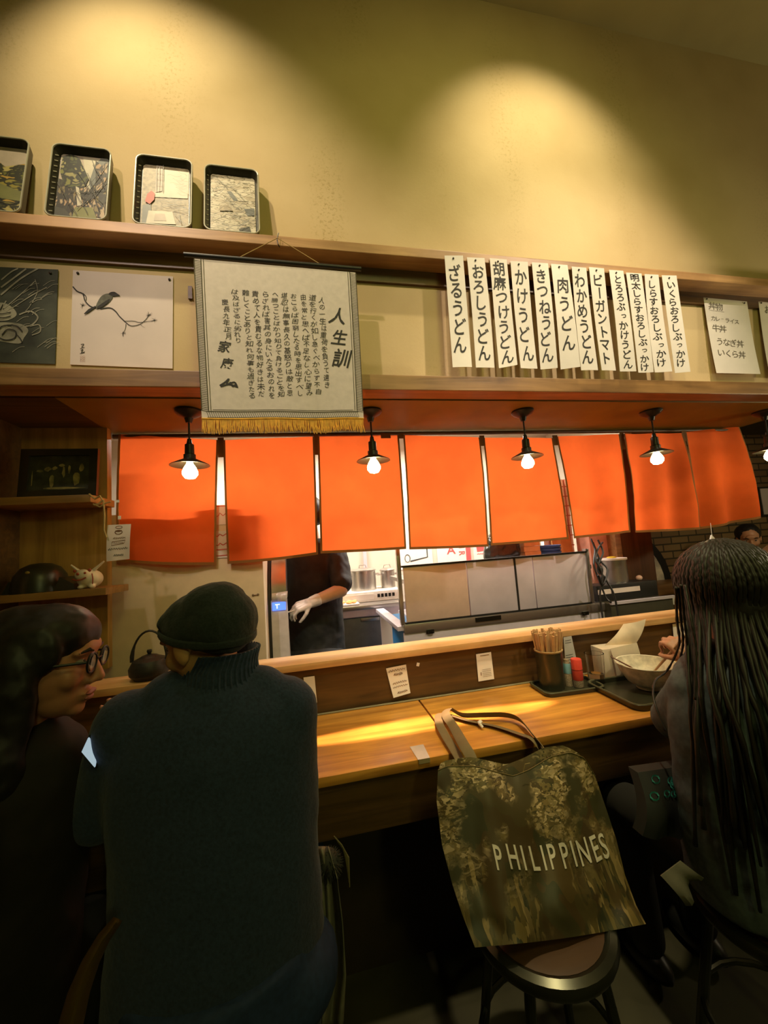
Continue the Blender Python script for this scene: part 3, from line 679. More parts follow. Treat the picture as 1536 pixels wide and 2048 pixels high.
bd.build('bird', [M_WASH, M_INK], bp_, smooth=False)
sg = MB()
for l in ([(585, 770), (605, 768), (590, 790)], [(580, 800), (610, 790)], [(585, 815), (600, 805), (590, 830), (612, 822)], [(578, 835), (610, 828)]):
    sg.ribbon([f(*x) + OFF for x in P_(l)], 0.0022, (0, -1, 0))
sg.build('signature', M_INK, bp_, smooth=False)
se = MB()
for cx in (588, 606):
    for cy in (858, 872, 886): se.ribbon([f(*UV(cx + 8 * math.cos(a), cy + 6 * math.sin(a))) + OFF for a in [k * 0.7 for k in range(9)]], 0.0008, (0, -1, 0))
se.build('seal', mat('seal_ink', (0.42, 0.22, 0.16), 0.7), bp_, smooth=False)
pins(bp_, [f(0.05, 0.035) + OFF * 2, f(0.965, 0.04) + OFF * 2])
# small dark slot plate on the plaster beside the scroll
tag(MB().bb(*sorted((pt(376, 560, YW).x, pt(384, 560, YW).x)), 1.590, 1.600, pt(380, 598, YW).z, pt(380, 573, YW).z).build('wall_clip', M_DARKW), 'small dark clip on the plaster left of the scroll', 'clip')

# ================================================================== hanging scroll
YS = 1.452
sc = thing('hanging_scroll', 'white cloth scroll of brushed columns with gold fringe, hung from a black rod', 'scroll', pt(555, 480, YS))
a, b = pt(368, 509, YS), pt(722, 538, YS)
MB().tube([a, b], 0.0085, 12).build('rod', M_BLACK, sc, label='black hanging rod')
apex = pt(555, 476, 1.478)
MB().tube([a.lerp(b, 0.28), apex, a.lerp(b, 0.77)], 0.0016, 6).build('cord', mat('tan_cord', (0.45, 0.30, 0.10), 0.8), sc, label='tan hanging cord')
hk = tag(MB().tube([pt(557, 466, 1.486), pt(554, 478, 1.484), pt(556, 488, 1.484), pt(559, 494, 1.499)], 0.0022, 6).build('hook', M_BLACKM), 'small black hook on the picture ledge holding the scroll cord', 'hook')
S0, S1, S2, S3 = pt(387, 517, YS), pt(712, 545, YS), pt(727, 838, YS - 0.006), pt(404, 838, YS - 0.006)
base_f = quad_surf(S0, S1, S2, S3, 0.0, 0.004, 2.2, 0.4)
def fs(u, v): 
    p = base_f(u, v); p.z -= 0.006 * max(0, v - 0.8) * 5 * math.sin(u * 13.0) * 0.35; p.x += 0.010 * math.sin(v * PI) * (0.5 - u) * -0.3; return p
MB().sheet(fs, 24, 24, 0.0022).build('cloth', mat('scroll_cloth', (0.70, 0.63, 0.54), 0.9, var=0.06, scale=40, bump=0.1), sc)
bo = MB(); bo.mi = 0
for u in (0.003, 0.042): bo.ribbon([fs(u, v / 20) + OFF for v in range(0, 20)], 0.0028, (0, -1, 0)); bo.ribbon([fs(1 - u, v / 20) + OFF for v in range(0, 20)], 0.0028, (0, -1, 0))
for u in (0.056, 0.944): bo.ribbon([fs(u, v / 20) + OFF for v in range(0, 20)], 0.0018, (0, -1, 0))
for v in (0.955, 0.992): bo.ribbon([fs(u / 30, v) + OFF for u in range(1, 30)], 0.0028, (0, -1, 0))
bo.ribbon([fs(u / 30, 0.945) + OFF for u in range(2, 29)], 0.0018, (0, -1, 0))
for i in range(86):
    v = 0.01 + i / 86 * 0.95
    for u0 in (0.005, 0.960): bo.ribbon([fs(u0, v) + OFF, fs(u0 + 0.036, v + 0.008 if u0 < .5 else v + 0.008) + OFF], 0.0017, (0, -1, 0))
for i in range(74):
    u = 0.03 + i / 74 * 0.94
    bo.ribbon([fs(u, 0.957) + OFF, fs(u + 0.012, 0.99) + OFF], 0.0016, (0, -1, 0))
bo.build('border', mat('border_thread', (0.07, 0.06, 0.025), 0.9), sc, smooth=False)
tx = MB()
GLY_OFF = 0.0; GLY.clear()
COLS = ['人の一生は重荷を負うて遠き', '道を行くが如し急ぐべからず不自', '由を常と思へば不足なし心に望み', 'おこらば困窮したる時を思出すべし', '堪忍は無事長久の基怒りは敵と思', 'へ勝つことばかり知りて負けることを知',
        'らざれば害其の身にいたるおのれを', '責めて人を責むるな物好きは未だ', '難しくことありと知れ何事も過ぎたる', 'は及ばざるに劣れり', '慶長九年正月']
ENDS = [0.80, 0.845, 0.855, 0.86, 0.86, 0.865, 0.875, 0.865, 0.875, 0.53, 0.51]
for i, s_ in enumerate(COLS):
    u = 0.765 - i * 0.0585 - (0.006 if i > 8 else 0)
    v0 = 0.19 + (0.0 if i == 0 else -0.012) + (0.07 if i == 10 else 0)
    n = len(s_); st = (ENDS[i] - v0) / n
    for k, ch in enumerate(s_):
        put_glyph(tx, ch, fs, u + 0.0003 * k + rnd.uniform(-.004, .004), v0 + st * (k + .5), 0.0475 * rnd.uniform(.8, 1.1), st * rnd.uniform(0.85, 1.05), rnd.uniform(-.12, .12), rnd.uniform(0.0, 0.25))
tx.build('lettering', M_INK, sc, smooth=False); tx = MB()
GLY_OFF = 0.014; GLY.clear()
for ch, u, v, s_ in (('人', 0.865, 0.315, 0.115), ('生', 0.868, 0.46, 0.105), ('訓', 0.875, 0.60, 0.125), ('家', 0.155, 0.555, 0.075), ('康', 0.165, 0.66, 0.07)):
    put_glyph(tx, ch, fs, u, v, s_, s_ * 1.03, -0.08, 0.22)
    if ch == '康': tx.build('lettering', M_INK, sc, smooth=False); tx = MB()
    if ch == '訓': tx.build('lettering', M_INK, sc, smooth=False); tx = MB()
for l in ([(0.115, 0.80), (0.15, 0.775), (0.17, 0.755), (0.155, 0.79), (0.20, 0.775), (0.215, 0.80)], [(0.12, 0.805), (0.17, 0.79), (0.22, 0.805)], [(0.175, 0.775), (0.19, 0.80), (0.21, 0.785)]):
    tx.ribbon([fs(*x) + OFF for x in bez(l)], 0.006, (0, -1, 0))
tx.build('cipher_mark', M_INK, sc, smooth=False)
GLY_OFF = 0.0; GLY.clear()
fr = MB(); q = random.Random(9)
M_FR = mat('gold_fringe', (0.78, 0.42, 0.04), 0.7, var=0.25, scale=50)
for i in range(230):
    u = 0.004 + 0.992 * i / 229; p = fs(u, 1.0) + Vector((0, -0.001, 0.002)); L_ = 0.052 + q.uniform(-.005, .005) + 0.004 * math.sin(u * 20)
    fr.tube([p, p + Vector((q.uniform(-.003, .003), -0.001, -L_ * .5)), p + Vector((q.uniform(-.006, .006) + 0.002, 0.0, -L_))], [0.0016, 0.0020, 0.0010], 4, cap=False)
fr.tube([fs(u / 30, 1.0) + Vector((0, -0.001, 0)) for u in range(31)], 0.004, 6)
fr.build('fringe', M_FR, sc, label='gold thread fringe')

# ================================================================== menu strips
YM = 1.494
STR = ['ざるうどん', 'おろしうどん', '胡麻つけうどん', 'かけうどん', 'きつねうどん', '肉うどん', 'わかめうどん', 'ビーガントマト', 'とろろぶっかけうどん', '明太しらすおろしぶっかけ', 'しらすおろしぶっかけ', 'いくらおろしぶっかけ']
TOPS = [(889, 511, 926, 511), (934, 514.5, 969, 516), (979.5, 516, 1013.5, 519), (1021, 522, 1055.5, 523.5), (1063.5, 524.5, 1096, 526.5), (1102, 527.5, 1135, 530), (1143.5, 533, 1172.5, 535.5), (1178, 534, 1208, 536.5), (1218, 539.5, 1246.5, 541.5), (1252, 545, 1283, 547), (1289, 548, 1317, 549.5), (1323.5, 550.5, 1353, 551)]
BOTS = [(905.5, 734.5, 944, 734), (951.5, 735.5, 989.5, 735), (997.5, 737, 1035.5, 729), (1041.5, 736, 1075, 737), (1081.5, 738.5, 1115, 736), (1122, 738.5, 1160, 734), (1162.5, 740.5, 1196, 740.5), (1203, 741, 1232.5, 741), (1239, 743.5, 1273.5, 742), (1276.5, 745.5, 1308, 744), (1310, 744.5, 1344, 743), (1351, 745.5, 1380, 744)]
ORD = ['first (leftmost)', 'second', 'third', 'fourth', 'fifth', 'sixth', 'seventh', 'eighth', 'ninth', 'tenth', 'eleventh', 'last (rightmost)']
SPAN = {0: (0.08, 0.89), 5: (0.12, 0.86), 2: (0.03, 0.98), 9: (0.01, 0.99), 8: (0.05, 0.98)}
LK = ['bold five-character name', 'six large characters, second from the left', 'two dense characters at its top', 'five rounded characters, right of the dense-topped strip', 'six large characters, left of the short-text strip', 'only four widely spaced characters', 'six characters, right of the short-text strip', 'angular script and a tall vertical dash', 'ten small characters, right of the angular-script strip', 'the longest text, filling it from top to bottom', 'ten small characters, second from the right end', 'thin strokes, at the right end of the row']
GLY_OFF = 0.012; GLY.clear()
for i, s_ in enumerate(STR):
    x0, y0, x1, y1 = TOPS[i]; X0, Y0, X1, Y1 = BOTS[i]
    sw_ = 0.004 * math.sin(i * 2.3)
    f = quad_surf(pt(x0, y0, YM), pt(x1, y1, YM), pt(X1, Y1, YM - 0.01 - 0.004 * (i % 3)), pt(X0, Y0, YM - 0.012 + sw_), 0.006 * math.sin(i * 1.7), 0.0025, 0.5, i)
    r_ = thing('menu_strip', 'pinned white menu strip, ' + LK[i], 'menu', f(0.5, 0), 'menu strips in a row')
    MB().sheet(f, 4, 16, 0.0006).build('paper', M_PAPER, r_)
    a, b = SPAN.get(i, (0.06, 0.95)); n = len(s_)
    t = MB(); sy = min((b - a) / n * 1.02, 0.165); sx = 0.74 if n < 8 else 0.62
    column(t, s_, f, 0.5, a, b, sx, sy, 0.07)
    t.build('lettering', M_INK, r_, smooth=False)
    pins(r_, [f(0.45, 0.03) + OFF * 2], 0.0045)
GLY_OFF = 0.0; GLY.clear()
f = quad_surf(pt(1407, 595, 1.585), pt(1494, 603, 1.585), pt(1521, 748, 1.565), pt(1433, 746, 1.565), -0.004)
r_ = thing('rice_bowl_menu', 'white menu sheet with pencilled rice bowl list, pinned right of the strips', 'menu', f(0.5, 0))
MB().sheet(f, 8, 12, 0.0006).build('paper', M_PAPER, r_)
t = MB()
for s_, u, v in (('丼物', 0.09, 0.105), ('カレーライス', 0.10, 0.27), ('牛丼', 0.10, 0.40), ('うなぎ丼', 0.13, 0.58), ('いくら丼', 0.12, 0.73)):
    for k, ch in enumerate(s_):
        w_ = 0.155 if len(s_) < 6 else 0.105
        if ch == 'ー':
            t.ribbon([f(u + w_ * k + 0.02, v) + OFF * .6, f(u + w_ * k + 0.08, v) + OFF * .6], 0.0012, (0, -1, 0)); continue
        put_glyph(t, ch, f, u + w_ * (k + .5), v + 0.006 * k, w_ * 1.18, w_ * 0.70, rnd.uniform(-.05, .05), 0.1)
t.ribbon([f(0.08, 0.165) + OFF, f(0.42, 0.175) + OFF], 0.0012, (0, -1, 0))
t.build('lettering', mat('pencil', (0.13, 0.11, 0.08), 0.7), r_, smooth=False)
pins(r_, [f(0.06, 0.02) + OFF * 2, f(0.92, 0.03) + OFF * 2], 0.0045)
f = quad_surf(pt(1517, 603, 1.585), pt(1600, 611, 1.585), pt(1628, 760, 1.565), pt(1540, 754, 1.565), -0.004)
r_ = thing('side_menu', 'white menu sheet cut by the right photo edge beside the rice bowl list', 'menu', f(0.5, 0))
MB().sheet(f, 6, 8, 0.0006).build('paper', M_PAPER, r_)
t = MB()
put_glyph(t, 'お', f, 0.20, 0.10, 0.18, 0.12); put_glyph(t, 'メ', f, 0.22, 0.25, 0.14, 0.10)
t.build('lettering', mat('pencil', (0.13, 0.11, 0.08), 0.7), r_, smooth=False)
pins(r_, [f(0.05, 0.02) + OFF * 2], 0.0045)
# ================================================================== noren curtain
YN = 2.03
M_NOR = cloth_translucent('noren_cloth', (0.92, 0.155, 0.032), 0.43)
M_HEM = mat('noren_hem', (0.26, 0.095, 0.012), 0.8)
NP = [((237, 868), (437, 880), (431, 1130), (231, 1124)), ((446, 880), (629, 873), (636, 1109), (455, 1128)), ((635, 873), (798, 870), (812, 1098), (641, 1107)), ((806, 870), (960, 875), (978, 1093), (819, 1099)),
      ((967, 875), (1106, 876), (1138, 1078), (983, 1091)), ((1113, 873), (1240, 868), (1266, 1064), (1143, 1077)), ((1246, 868), (1365, 866), (1396, 1059), (1271, 1065)), ((1371, 864), (1477, 853), (1522, 1035), (1407, 1058))]
no = thing('noren_curtain', 'orange split noren curtain of eight panels above the serving opening', 'curtain', (1.0, YN, 2.0))
for i, (a, b, c, d) in enumerate(NP):
    c0 = quad_surf(pt(*a, YN), pt(*b, YN), pt(*c, YN + 0.0), pt(*d, YN + 0.0))
    amp = [0.012, 0.012, 0.010, 0.010, 0.012, 0.020, 0.024, 0.030][i]; ph = i * 1.9; nw = [1.0, 1.2, 0.8, 1.0, 1.1, 1.6, 1.9, 1.7][i]
    def fn(u, v, c0=c0, amp=amp, ph=ph, nw=nw, i=i):
        p = c0(u, v)
        s_ = min(1, 0.15 + v * 1.1)
        p.y += amp * s_ * math.sin(u * nw * 2 * PI + ph + v * 1.2) - 0.012 * math.sin(v * PI)
        p.y += 0.004 * noise.noise(Vector((u * 5, v * 7, i * 3.1)))
        p.z -= 0.006 * v * math.sin(u * PI) * (1 if i < 2 else 0.3)
        return p
    hemf = lambda u, v: 1 if (u < 0.022 or u > 0.978 or v > 0.978) else 0
    MB().sheet(fn, 46, 46, 0.0, matf=hemf).build('panel', [M_NOR, M_HEM], no, angle=3)
M_TAPE = mat('noren_tape', (0.16, 0.07, 0.01), 0.8)
for i in range(7):
    b_ = pt(*NP[i][1], YN + 0.004); a_ = pt(*NP[i + 1][0], YN + 0.004)
    d_ = (a_ + b_) / 2
    MB().bb(b_.x - 0.004, a_.x + 0.004, YN + 0.002, YN + 0.005, d_.z - [0.09, 0.10, 0.02, 0.05, 0.05, 0.10, 0.06][i], d_.z + 0.012).build('joining_tape', M_TAPE, no, smooth=False)
MB().tube([(-0.90, YN + 0.012, 2.000), (2.92, YN + 0.012, 2.000)], 0.011, 10).build('rod', M_DARKW, no, label='dark wooden curtain rod')
cl = tag(MB().bb(0.418, 0.472, YN - 0.035, YN - 0.028, 1.962, 1.99, 0.002).build('clip_plate', mat('brown_clip', (0.20, 0.07, 0.012), 0.5)), 'small brown clip plate at the top of the third noren panel', 'clip')

# ================================================================== pendant lamps
M_BULB = mat('bulb', (1, 0.9, 0.6), 0.2, emit=(1.0, 0.80, 0.42), estr=46.0)
M_SHADE = mat('lamp_enamel', (0.025, 0.022, 0.014), 0.35, 0.2)
def pendant(x, y, label):
    zt, zs = 2.015, 1.795
    r = thing('pendant_lamp', label, 'lamp', (x, y, zt), 'pendant lamps in front of the noren')
    MB().lathe([(0, 0), (0.055, 0), (0.056, -0.008), (0.045, -0.02), (0.018, -0.034), (0.012, -0.055), (0, -0.055)], (x, y, zt), 24).build('canopy', M_SHADE, r)
    MB().tube([(x, y, zt - 0.05), (x, y, zs + 0.085)], 0.0042, 8).build('cord', M_BLACK, r)
    MB().lathe([(0, 0.095), (0.008, 0.095), (0.011, 0.075), (0.018, 0.07), (0.019, 0.03), (0.024, 0.026), (0.024, 0.0), (0, 0)], (x, y, zs), 20).build('socket', M_SHADE, r)
    MB().lathe([(0.016, 0.012), (0.030, 0.006), (0.076, -0.017), (0.0785, -0.020), (0.076, -0.0205), (0.030, -0.002), (0.016, 0.002)], (x, y, zs), 36).build('shade', M_SHADE, r)
    MB().lathe([(0.011, 0.004), (0.013, -0.012), (0.024, -0.030), (0.031, -0.047), (0.030, -0.060), (0.020, -0.074), (0, -0.079)], (x, y, zs), 20).build('bulb', M_BULB, r, label='glowing clear bulb')
    return r
for x, lb in ((-0.472, 'in front of the first, leftmost noren panel'), (0.318, 'in front of the third noren panel'), (1.107, 'in front of the fifth noren panel'), (1.885, 'in front of the seventh noren panel'), (2.68, 'beyond the right end of the noren')):
    pendant(x, 1.73, 'black pendant lamp with a lit bulb, ' + lb)

# ================================================================== left niche: shelves and what stands on them
M_NSH = wood('shelf_wood', (0.24, 0.13, 0.03), (0.40, 0.22, 0.06), 2.0, 0.45)
tag(MB().bb(-1.225, -0.855, 1.75, 1.95, 1.640, 1.671, 0.002).build('wall_shelf', M_NSH), 'brown shelf holding the framed picture in the left niche', 'shelf')
tag(MB().bb(-1.225, -0.80, 1.75, 1.95, 1.262, 1.291, 0.002).build('wall_shelf', M_NSH), 'brown shelf in the left niche with the white animal figurine', 'shelf')
fr_ = thing('framed_picture', 'dark framed picture of pale figures standing on the upper niche shelf', 'picture', (-1.0, 1.80, 1.672))
A, B, C, D = pt(42, 898, 1.80), pt(196, 897, 1.80), pt(192, 984, 1.79), pt(33, 990, 1.79)
C.z = D.z = 1.673; f = quad_surf(A, B, C, D)
M_FRM = mat('frame_black', (0.018, 0.016, 0.008), 0.3)
def strip(mb, f, u0, u1, v0, v1, dy): mb.prism([f(u0, v0), f(u1, v0), f(u1, v1), f(u0, v1)], (0, dy, 0))
b = MB()
for q4 in ((0, 1, 0, 0.14), (0, 1, 0.86, 1), (0, 0.11, 0.14, 0.86), (0.89, 1, 0.14, 0.86)): strip(b, f, *q4, 0.018)
b.build('frame', M_FRM, fr_, smooth=False)
b = MB(); g = lambda u, v: f(u, v) + Vector((0, 0.010, 0)); b.poly([g(0.1, 0.12), g(0.9, 0.12), g(0.9, 0.88), g(0.1, 0.88)]); b.build('picture', mat('picture_dark', (0.03, 0.03, 0.012), 0.6, var=0.5, scale=30), fr_, smooth=False)
b = MB(); q = random.Random(2)
for cx, cy, w_, h_ in ((0.34, 0.42, .10, .10), (0.43, 0.40, .09, .08), (0.52, 0.34, .08, .06), (0.40, 0.66, .07, .30), (0.72, 0.62, .10, .34), (0.78, 0.40, .09, .18), (0.55, 0.48, .05, .26), (0.24, 0.45, .10, .06), (0.50, 0.82, .66, .05), (0.15, 0.6, .02, .4), (0.62, 0.42, .04, .2)):
    b.poly([g(cx + w_ / 2 * math.cos(k * .7) * q.uniform(.6, 1.1), cy + h_ / 2 * math.sin(k * .7) * q.uniform(.7, 1.1)) + OFF for k in range(9)])
b.build('figures', mat('picture_pale', (0.22, 0.18, 0.06), 0.6, var=0.5, scale=40), fr_, smooth=False)
dh = thing('dark_helmet', 'dark rounded helmet on the lower niche shelf', 'helmet', (-1.06, 1.85, 1.291))
MB().lathe([(0.0, 0.118), (0.035, 0.114), (0.065, 0.098), (0.085, 0.068), (0.093, 0.035), (0.095, 0.001), (0.0, 0.001)], (-1.085, 1.85, 1.291), 28).build('shell', mat('lacquer_black', (0.020, 0.020, 0.010), 0.35), dh)
MB().prism([(-1.19, 1.80, 1.292), (-0.93, 1.79, 1.292), (-0.94, 1.80, 1.315), (-1.0, 1.82, 1.345), (-1.18, 1.82, 1.34)], (0, 0.10, 0)).build('neck_guard', mat('lacquer_black', (0.02, 0.02, 0.01), 0.35), dh)
MB().ell((-1.075, 1.755, 1.372), (0.008, 0.006, 0.006)).build('crest', mat('gold_dull', (0.30, 0.24, 0.06), 0.4, 0.6), dh)
cf = thing('animal_figurine', 'small white round animal figurine with red markings and spiky ears', 'figurine', (-0.885, 1.80, 1.291))
M_CER = mat('ceramic', (0.66, 0.58, 0.42), 0.35); M_RED = mat('red_glaze', (0.30, 0.05, 0.02), 0.4)
c0 = Vector((-0.885, 1.81, 1.329))
fb = MB(); fb.ell(c0, (0.046, 0.042, 0.038)); fb.ell(c0 + Vector((-0.012, -0.032, 0.018)), (0.028, 0.018, 0.024))
for dx in (-.02, .02): fb.ell(c0 + Vector((dx, -0.025, -0.030)), (0.013, 0.014, 0.009))
fused('body', fb, M_CER, cf, 0.004, 3)
for p0, p1 in (((-0.030, -0.01, 0.030), (-0.062, -0.015, 0.062)), ((0.018, -0.01, 0.034), (0.058, -0.015, 0.068))):
    MB().tube([c0 + Vector(p0), c0 + Vector(p1)], [0.007, 0.003], 6).build('ear', M_CER, cf)
b = MB()
for p, r in (((-0.032, -0.047, 0.036), .006), ((-0.02, -0.050, 0.024), .006), ((0.004, -0.047, 0.026), .0045), ((0.012, -0.030, 0.036), .007)): b.ell(c0 + Vector(p), (r, .004, r), None, 10, 6)
b.tube([c0 + Vector(p) for p in ((-0.042, -0.043, 0.004), (-0.025, -0.052, -0.001), (-0.005, -0.052, 0.001), (0.008, -0.047, 0.008))], 0.0028, 6)
b.tube([c0 + Vector(p) for p in ((0.024, -0.036, 0.022), (0.028, -0.038, 0.0), (0.026, -0.036, -0.02))], 0.0022, 6)
b.build('markings', M_RED, cf, label='dark red eyes, nose and mouth')
# tied straw cord hanging from the upper shelf corner
M_STRAW = mat('straw', (0.34, 0.24, 0.08), 0.8)
b = MB()
def at_(px, py, Y=1.742): return pt(px, py, Y)
b.tube([at_(*p) for p in ((178, 988), (190, 998), (200, 992), (205, 1000), (198, 1008), (188, 1010))], 0.004, 6)
b.tube([at_(*p) for p in ((186, 1008), (200, 1014), (212, 1006), (222, 1004))], 0.003, 6)
b.tube([at_(*p) for p in ((207, 1000), (209, 1030), (208, 1060), (213, 1075))], 0.0035, 6)
tag(b.build('straw_cord', M_STRAW), 'knotted straw cord hanging off the upper niche shelf corner', 'cord')
# price note hanging on a thread in front of the first noren panel
YP = 1.76
f = quad_surf(pt(215, 1050, YP), pt(262, 1048, YP), pt(259, 1118, YP - .01), pt(213, 1123, YP - .01), 0.004, 0.003, 1)
pn = thing('hanging_price_note', 'small white hand-written note with a bottle drawing, hanging at the left of the noren', 'note', f(0.5, 0))
MB().sheet(f, 8, 8, 0.0006).build('paper', M_PAPER2, pn)
b = MB(); M_BRI = mat('brown_ink', (0.16, 0.07, 0.03), 0.7)
def loop(cx, cy, rx, ry): return [f(cx + rx * math.cos(k * PI / 8), cy + ry * math.sin(k * PI / 8)) + OFF for k in range(17)]
b.ribbon(loop(0.5, 0.08, 0.14, 0.035), 0.0022, (0, -1, 0)); b.ribbon(loop(0.5, 0.22, 0.15, 0.055), 0.003, (0, -1, 0))
b.ribbon([f(0.36, 0.18) + OFF, f(0.5, 0.195) + OFF, f(0.64, 0.18) + OFF], 0.005, (0, -1, 0))
b.ribbon([f(x, y) + OFF for x, y in ((0.25, 0.48), (0.80, 0.45), (0.74, 0.54), (0.22, 0.58), (0.25, 0.48))], 0.0022, (0, -1, 0))
scribble(b, f, 0.28, 0.80, 0.385, 0.03, 0.0016, 50); scribble(b, f, 0.3, 0.7, 0.515, 0.015, 0.0012, 40)
b.build('drawing', M_BRI, pn, smooth=False)
b = MB(); scribble(b, f, 0.08, 0.90, 0.68, 0.03, 0.0016, 60); scribble(b, f, 0.32, 0.72, 0.86, 0.03, 0.0016, 40); b.build('handwriting', M_INK, pn, smooth=False)
MB().tube([pt(235, 1003, YP), pt(238, 1035, YP), pt(239, 1049, YP)], 0.0007, 4).build('thread', M_STRAW, pn)
b = MB(); b.bb(pt(231, 1000, YP).x, pt(239, 1000, YP).x, YP - .002, YP - .001, pt(235, 1005, YP).z, pt(235, 1000, YP).z); b.bb(pt(236, 1000, YP).x, pt(242, 1000, YP).x, YP - .002, YP - .001, pt(235, 1039, YP).z, pt(235, 1032, YP).z)
b.build('tape', M_PAPER, pn, smooth=False)

# ================================================================== kitchen
# refrigerator with beige steel side
rf = thing('refrigerator', 'tall beige-grey steel refrigerator side behind the sill', 'refrigerator', (-0.62, 2.5, 0))
MB().bb(-0.96, -0.228, 2.062, 2.72, 0.02, 1.62, 0.008).build('cabinet', mat('beige_steel', (0.66, 0.52, 0.34), 0.75, 0.0, var=0.05), rf)
MB().bb(-0.96, -0.228, 2.08, 2.72, 0.0, 0.02).build('plinth', M_BLACK, rf)
b = MB(); q0 = pt(511, 1190, 2.058)
for dx, dz in ((-.012, 0), (.012, .001)): b.ell(q0 + Vector((dx, 0, dz)), (0.006, 0.002, 0.006), None, 10, 6)
b.tube([q0 + Vector((-.012, 0, 0)), q0 + Vector((.012, 0, 0))], 0.002, 5); b.build('latch', mat('brown_latch', (0.16, 0.10, 0.05), 0.5), rf)
# paper notes on the refrigerator seen through the curtain slit, and box on its top
def sticker(name, px, py, wd, ht, col, label, marks):
    c = pt(px, py, 2.058); x0, x1, z0, z1 = c.x - wd / 2, c.x + wd / 2, c.z - ht, c.z
    fq = quad_surf((x0, 2.058, z1), (x1, 2.058, z1), (x1, 2.058, z0), (x0, 2.058, z0))
    r = thing(name, label, 'note', (c.x, 2.058, z0)); MB().sheet(fq, 2, 2, 0.001).build('paper', col, r)
    mk = MB()
    for kind, a in marks:
        if kind == 's': scribble(mk, fq, *a)
        else: mk.ribbon([fq(*p) + OFF for p in a], 0.004, (0, -1, 0))
    mk.build('print', M_REDINK, r, smooth=False); return r
sticker('kitchen_note', 441, 1062, 0.20, 0.135, M_PAPER2, 'pink paper note with red print on the refrigerator, lowest in the curtain slit', [('s', (.1, .9, .16, .05, .004, 40)), ('s', (.1, .9, .5, .05, .004, 40)), ('r', [(.15, .7), (.85, .68), (.85, .9), (.15, .92), (.15, .7)])])
sticker('kitchen_note', 441, 1010, 0.20, 0.10, M_PAPER2, 'pale paper note with a red stripe on the refrigerator, above the lowest one', [('r', [(0, .06), (1, .06)]), ('s', (.1, .9, .5, .1, .003, 40))])
bxm = mat('cardboard', (0.42, 0.25, 0.12), 0.8)
bx = thing('cardboard_box', 'brown cardboard box on the refrigerator behind the left curtain edge', 'box', (-0.90, 2.5, 1.62))
MB().bb(-0.95, -0.74, 2.26, 2.66, 1.621, 1.93).build('carton', bxm, bx, smooth=False)
MB().bb(-0.87, -0.83, 2.257, 2.663, 1.622, 1.933).build('tape', mat('brown_tape', (0.32, 0.18, 0.08), 0.4), bx, smooth=False)
# white noodle machine
nm = thing('noodle_machine', 'white upright kitchen machine with domed steel top and blue display', 'machine', (-0.17, 2.3, 0))
f0 = 2.205
A_, B_ = pt(530, 1190, f0), pt(574, 1190, f0)
prof = [(f0, 0.30), (f0, 1.13), (f0 + .01, 1.17), (f0 + .03, 1.25), (f0 + .075, 1.33), (f0 + .12, 1.38), (f0 + .20, 1.40), (f0 + .21, 1.38), (f0 + .21, 0.30)]
def side(mb, x0, x1, pr): mb.prism([(x0, y, z) for y, z in pr], (x1 - x0, 0, 0))
b = MB(); side(b, -0.212, -0.125, [p for p in prof if p[1] < 1.14] ); b.build('housing', mat('white_enamel', (0.66, 0.62, 0.62), 0.35), nm, smooth=False)
b = MB(); side(b, -0.208, -0.13, [(f0 + .005, 1.13), (f0 + .012, 1.17), (f0 + .035, 1.25), (f0 + .08, 1.325), (f0 + .12, 1.37), (f0 + .20, 1.39), (f0 + .205, 1.13)]); b.build('dome', M_STEEL, nm, angle=0.5)
b = MB(); side(b, -0.232, -0.212, [(y - 0.004, z + 0.012) for y, z in prof]); b.build('side_band', M_BLACK, nm, angle=0.5, label='black curved side band')  # black curved band along the left side of the machine
b = MB(); b.bb(-0.205, -0.135, f0 - .006, f0, 1.075, 1.118); b.build('display', mat('blue_display', (0.05, 0.12, 0.55), 0.3, emit=(0.10, 0.22, 1.0), estr=1.6), nm, smooth=False, label='lit blue display')
b = MB(); b.bb(-0.183, -0.177, f0 - .008, f0 - .006, 1.085, 1.108); b.bb(-0.19, -0.165, f0 - .008, f0 - .006, 1.104, 1.109); b.build('display_mark', mat('display_white', (0.7, 0.8, 1), 0.4, emit=(0.7, 0.8, 1), estr=1.2), nm, smooth=False)
b = MB(); b.sheet(quad_surf((-0.205, f0 - .010, 1.168), (-0.120, f0 - .02, 1.175), (-0.125, f0 - .03, 1.118), (-0.205, f0 - .004, 1.13), 0.01, 0.006, 2), 8, 6, 0.001); b.build('plastic_flap', mat('clear_film', (0.55, 0.52, 0.50), 0.25), nm)
# back worktop, stove, pots
wt = thing('steel_worktop', 'stainless steel back worktop carrying the stove and pots', 'worktop', (0.4, 3.2, 0.9))
MB().bb(-0.3, 0.80, 2.90, 3.60, 0.925, 0.955, 0.004).build('top', M_STEEL, wt)
MB().bb(-0.3, 0.80, 2.91, 2.93, 0.875, 0.925).build('front_rail', M_STEELD, wt, smooth=False)
for x in (-0.27, 0.14): MB().bb(x, x + 0.035, 2.93, 2.965, 0, 0.925).build('leg', M_STEELD, wt, smooth=False)
uf = thing('undercounter_fridge', 'dark grey undercounter refrigerator beneath the steel worktop', 'refrigerator', (0.32, 3.2, 0))
MB().bb(0.18, 0.515, 2.955, 3.58, 0.02, 0.872, 0.005).build('cabinet', M_STEELD, uf)
MB().bb(0.185, 0.508, 2.93, 2.957, 0.10, 0.862, 0.004).build('door', mat('dark_steel', (0.16, 0.17, 0.16), 0.4, 0.5), uf, label='dark grey door')
MB().bb(0.36, 0.50, 2.915, 2.932, 0.835, 0.858, 0.003).build('handle', M_STEEL, uf)
st = thing('induction_stove', 'white and steel table stove with buttons under the stock pots', 'stove', (0.42, 3.2, 0.955))
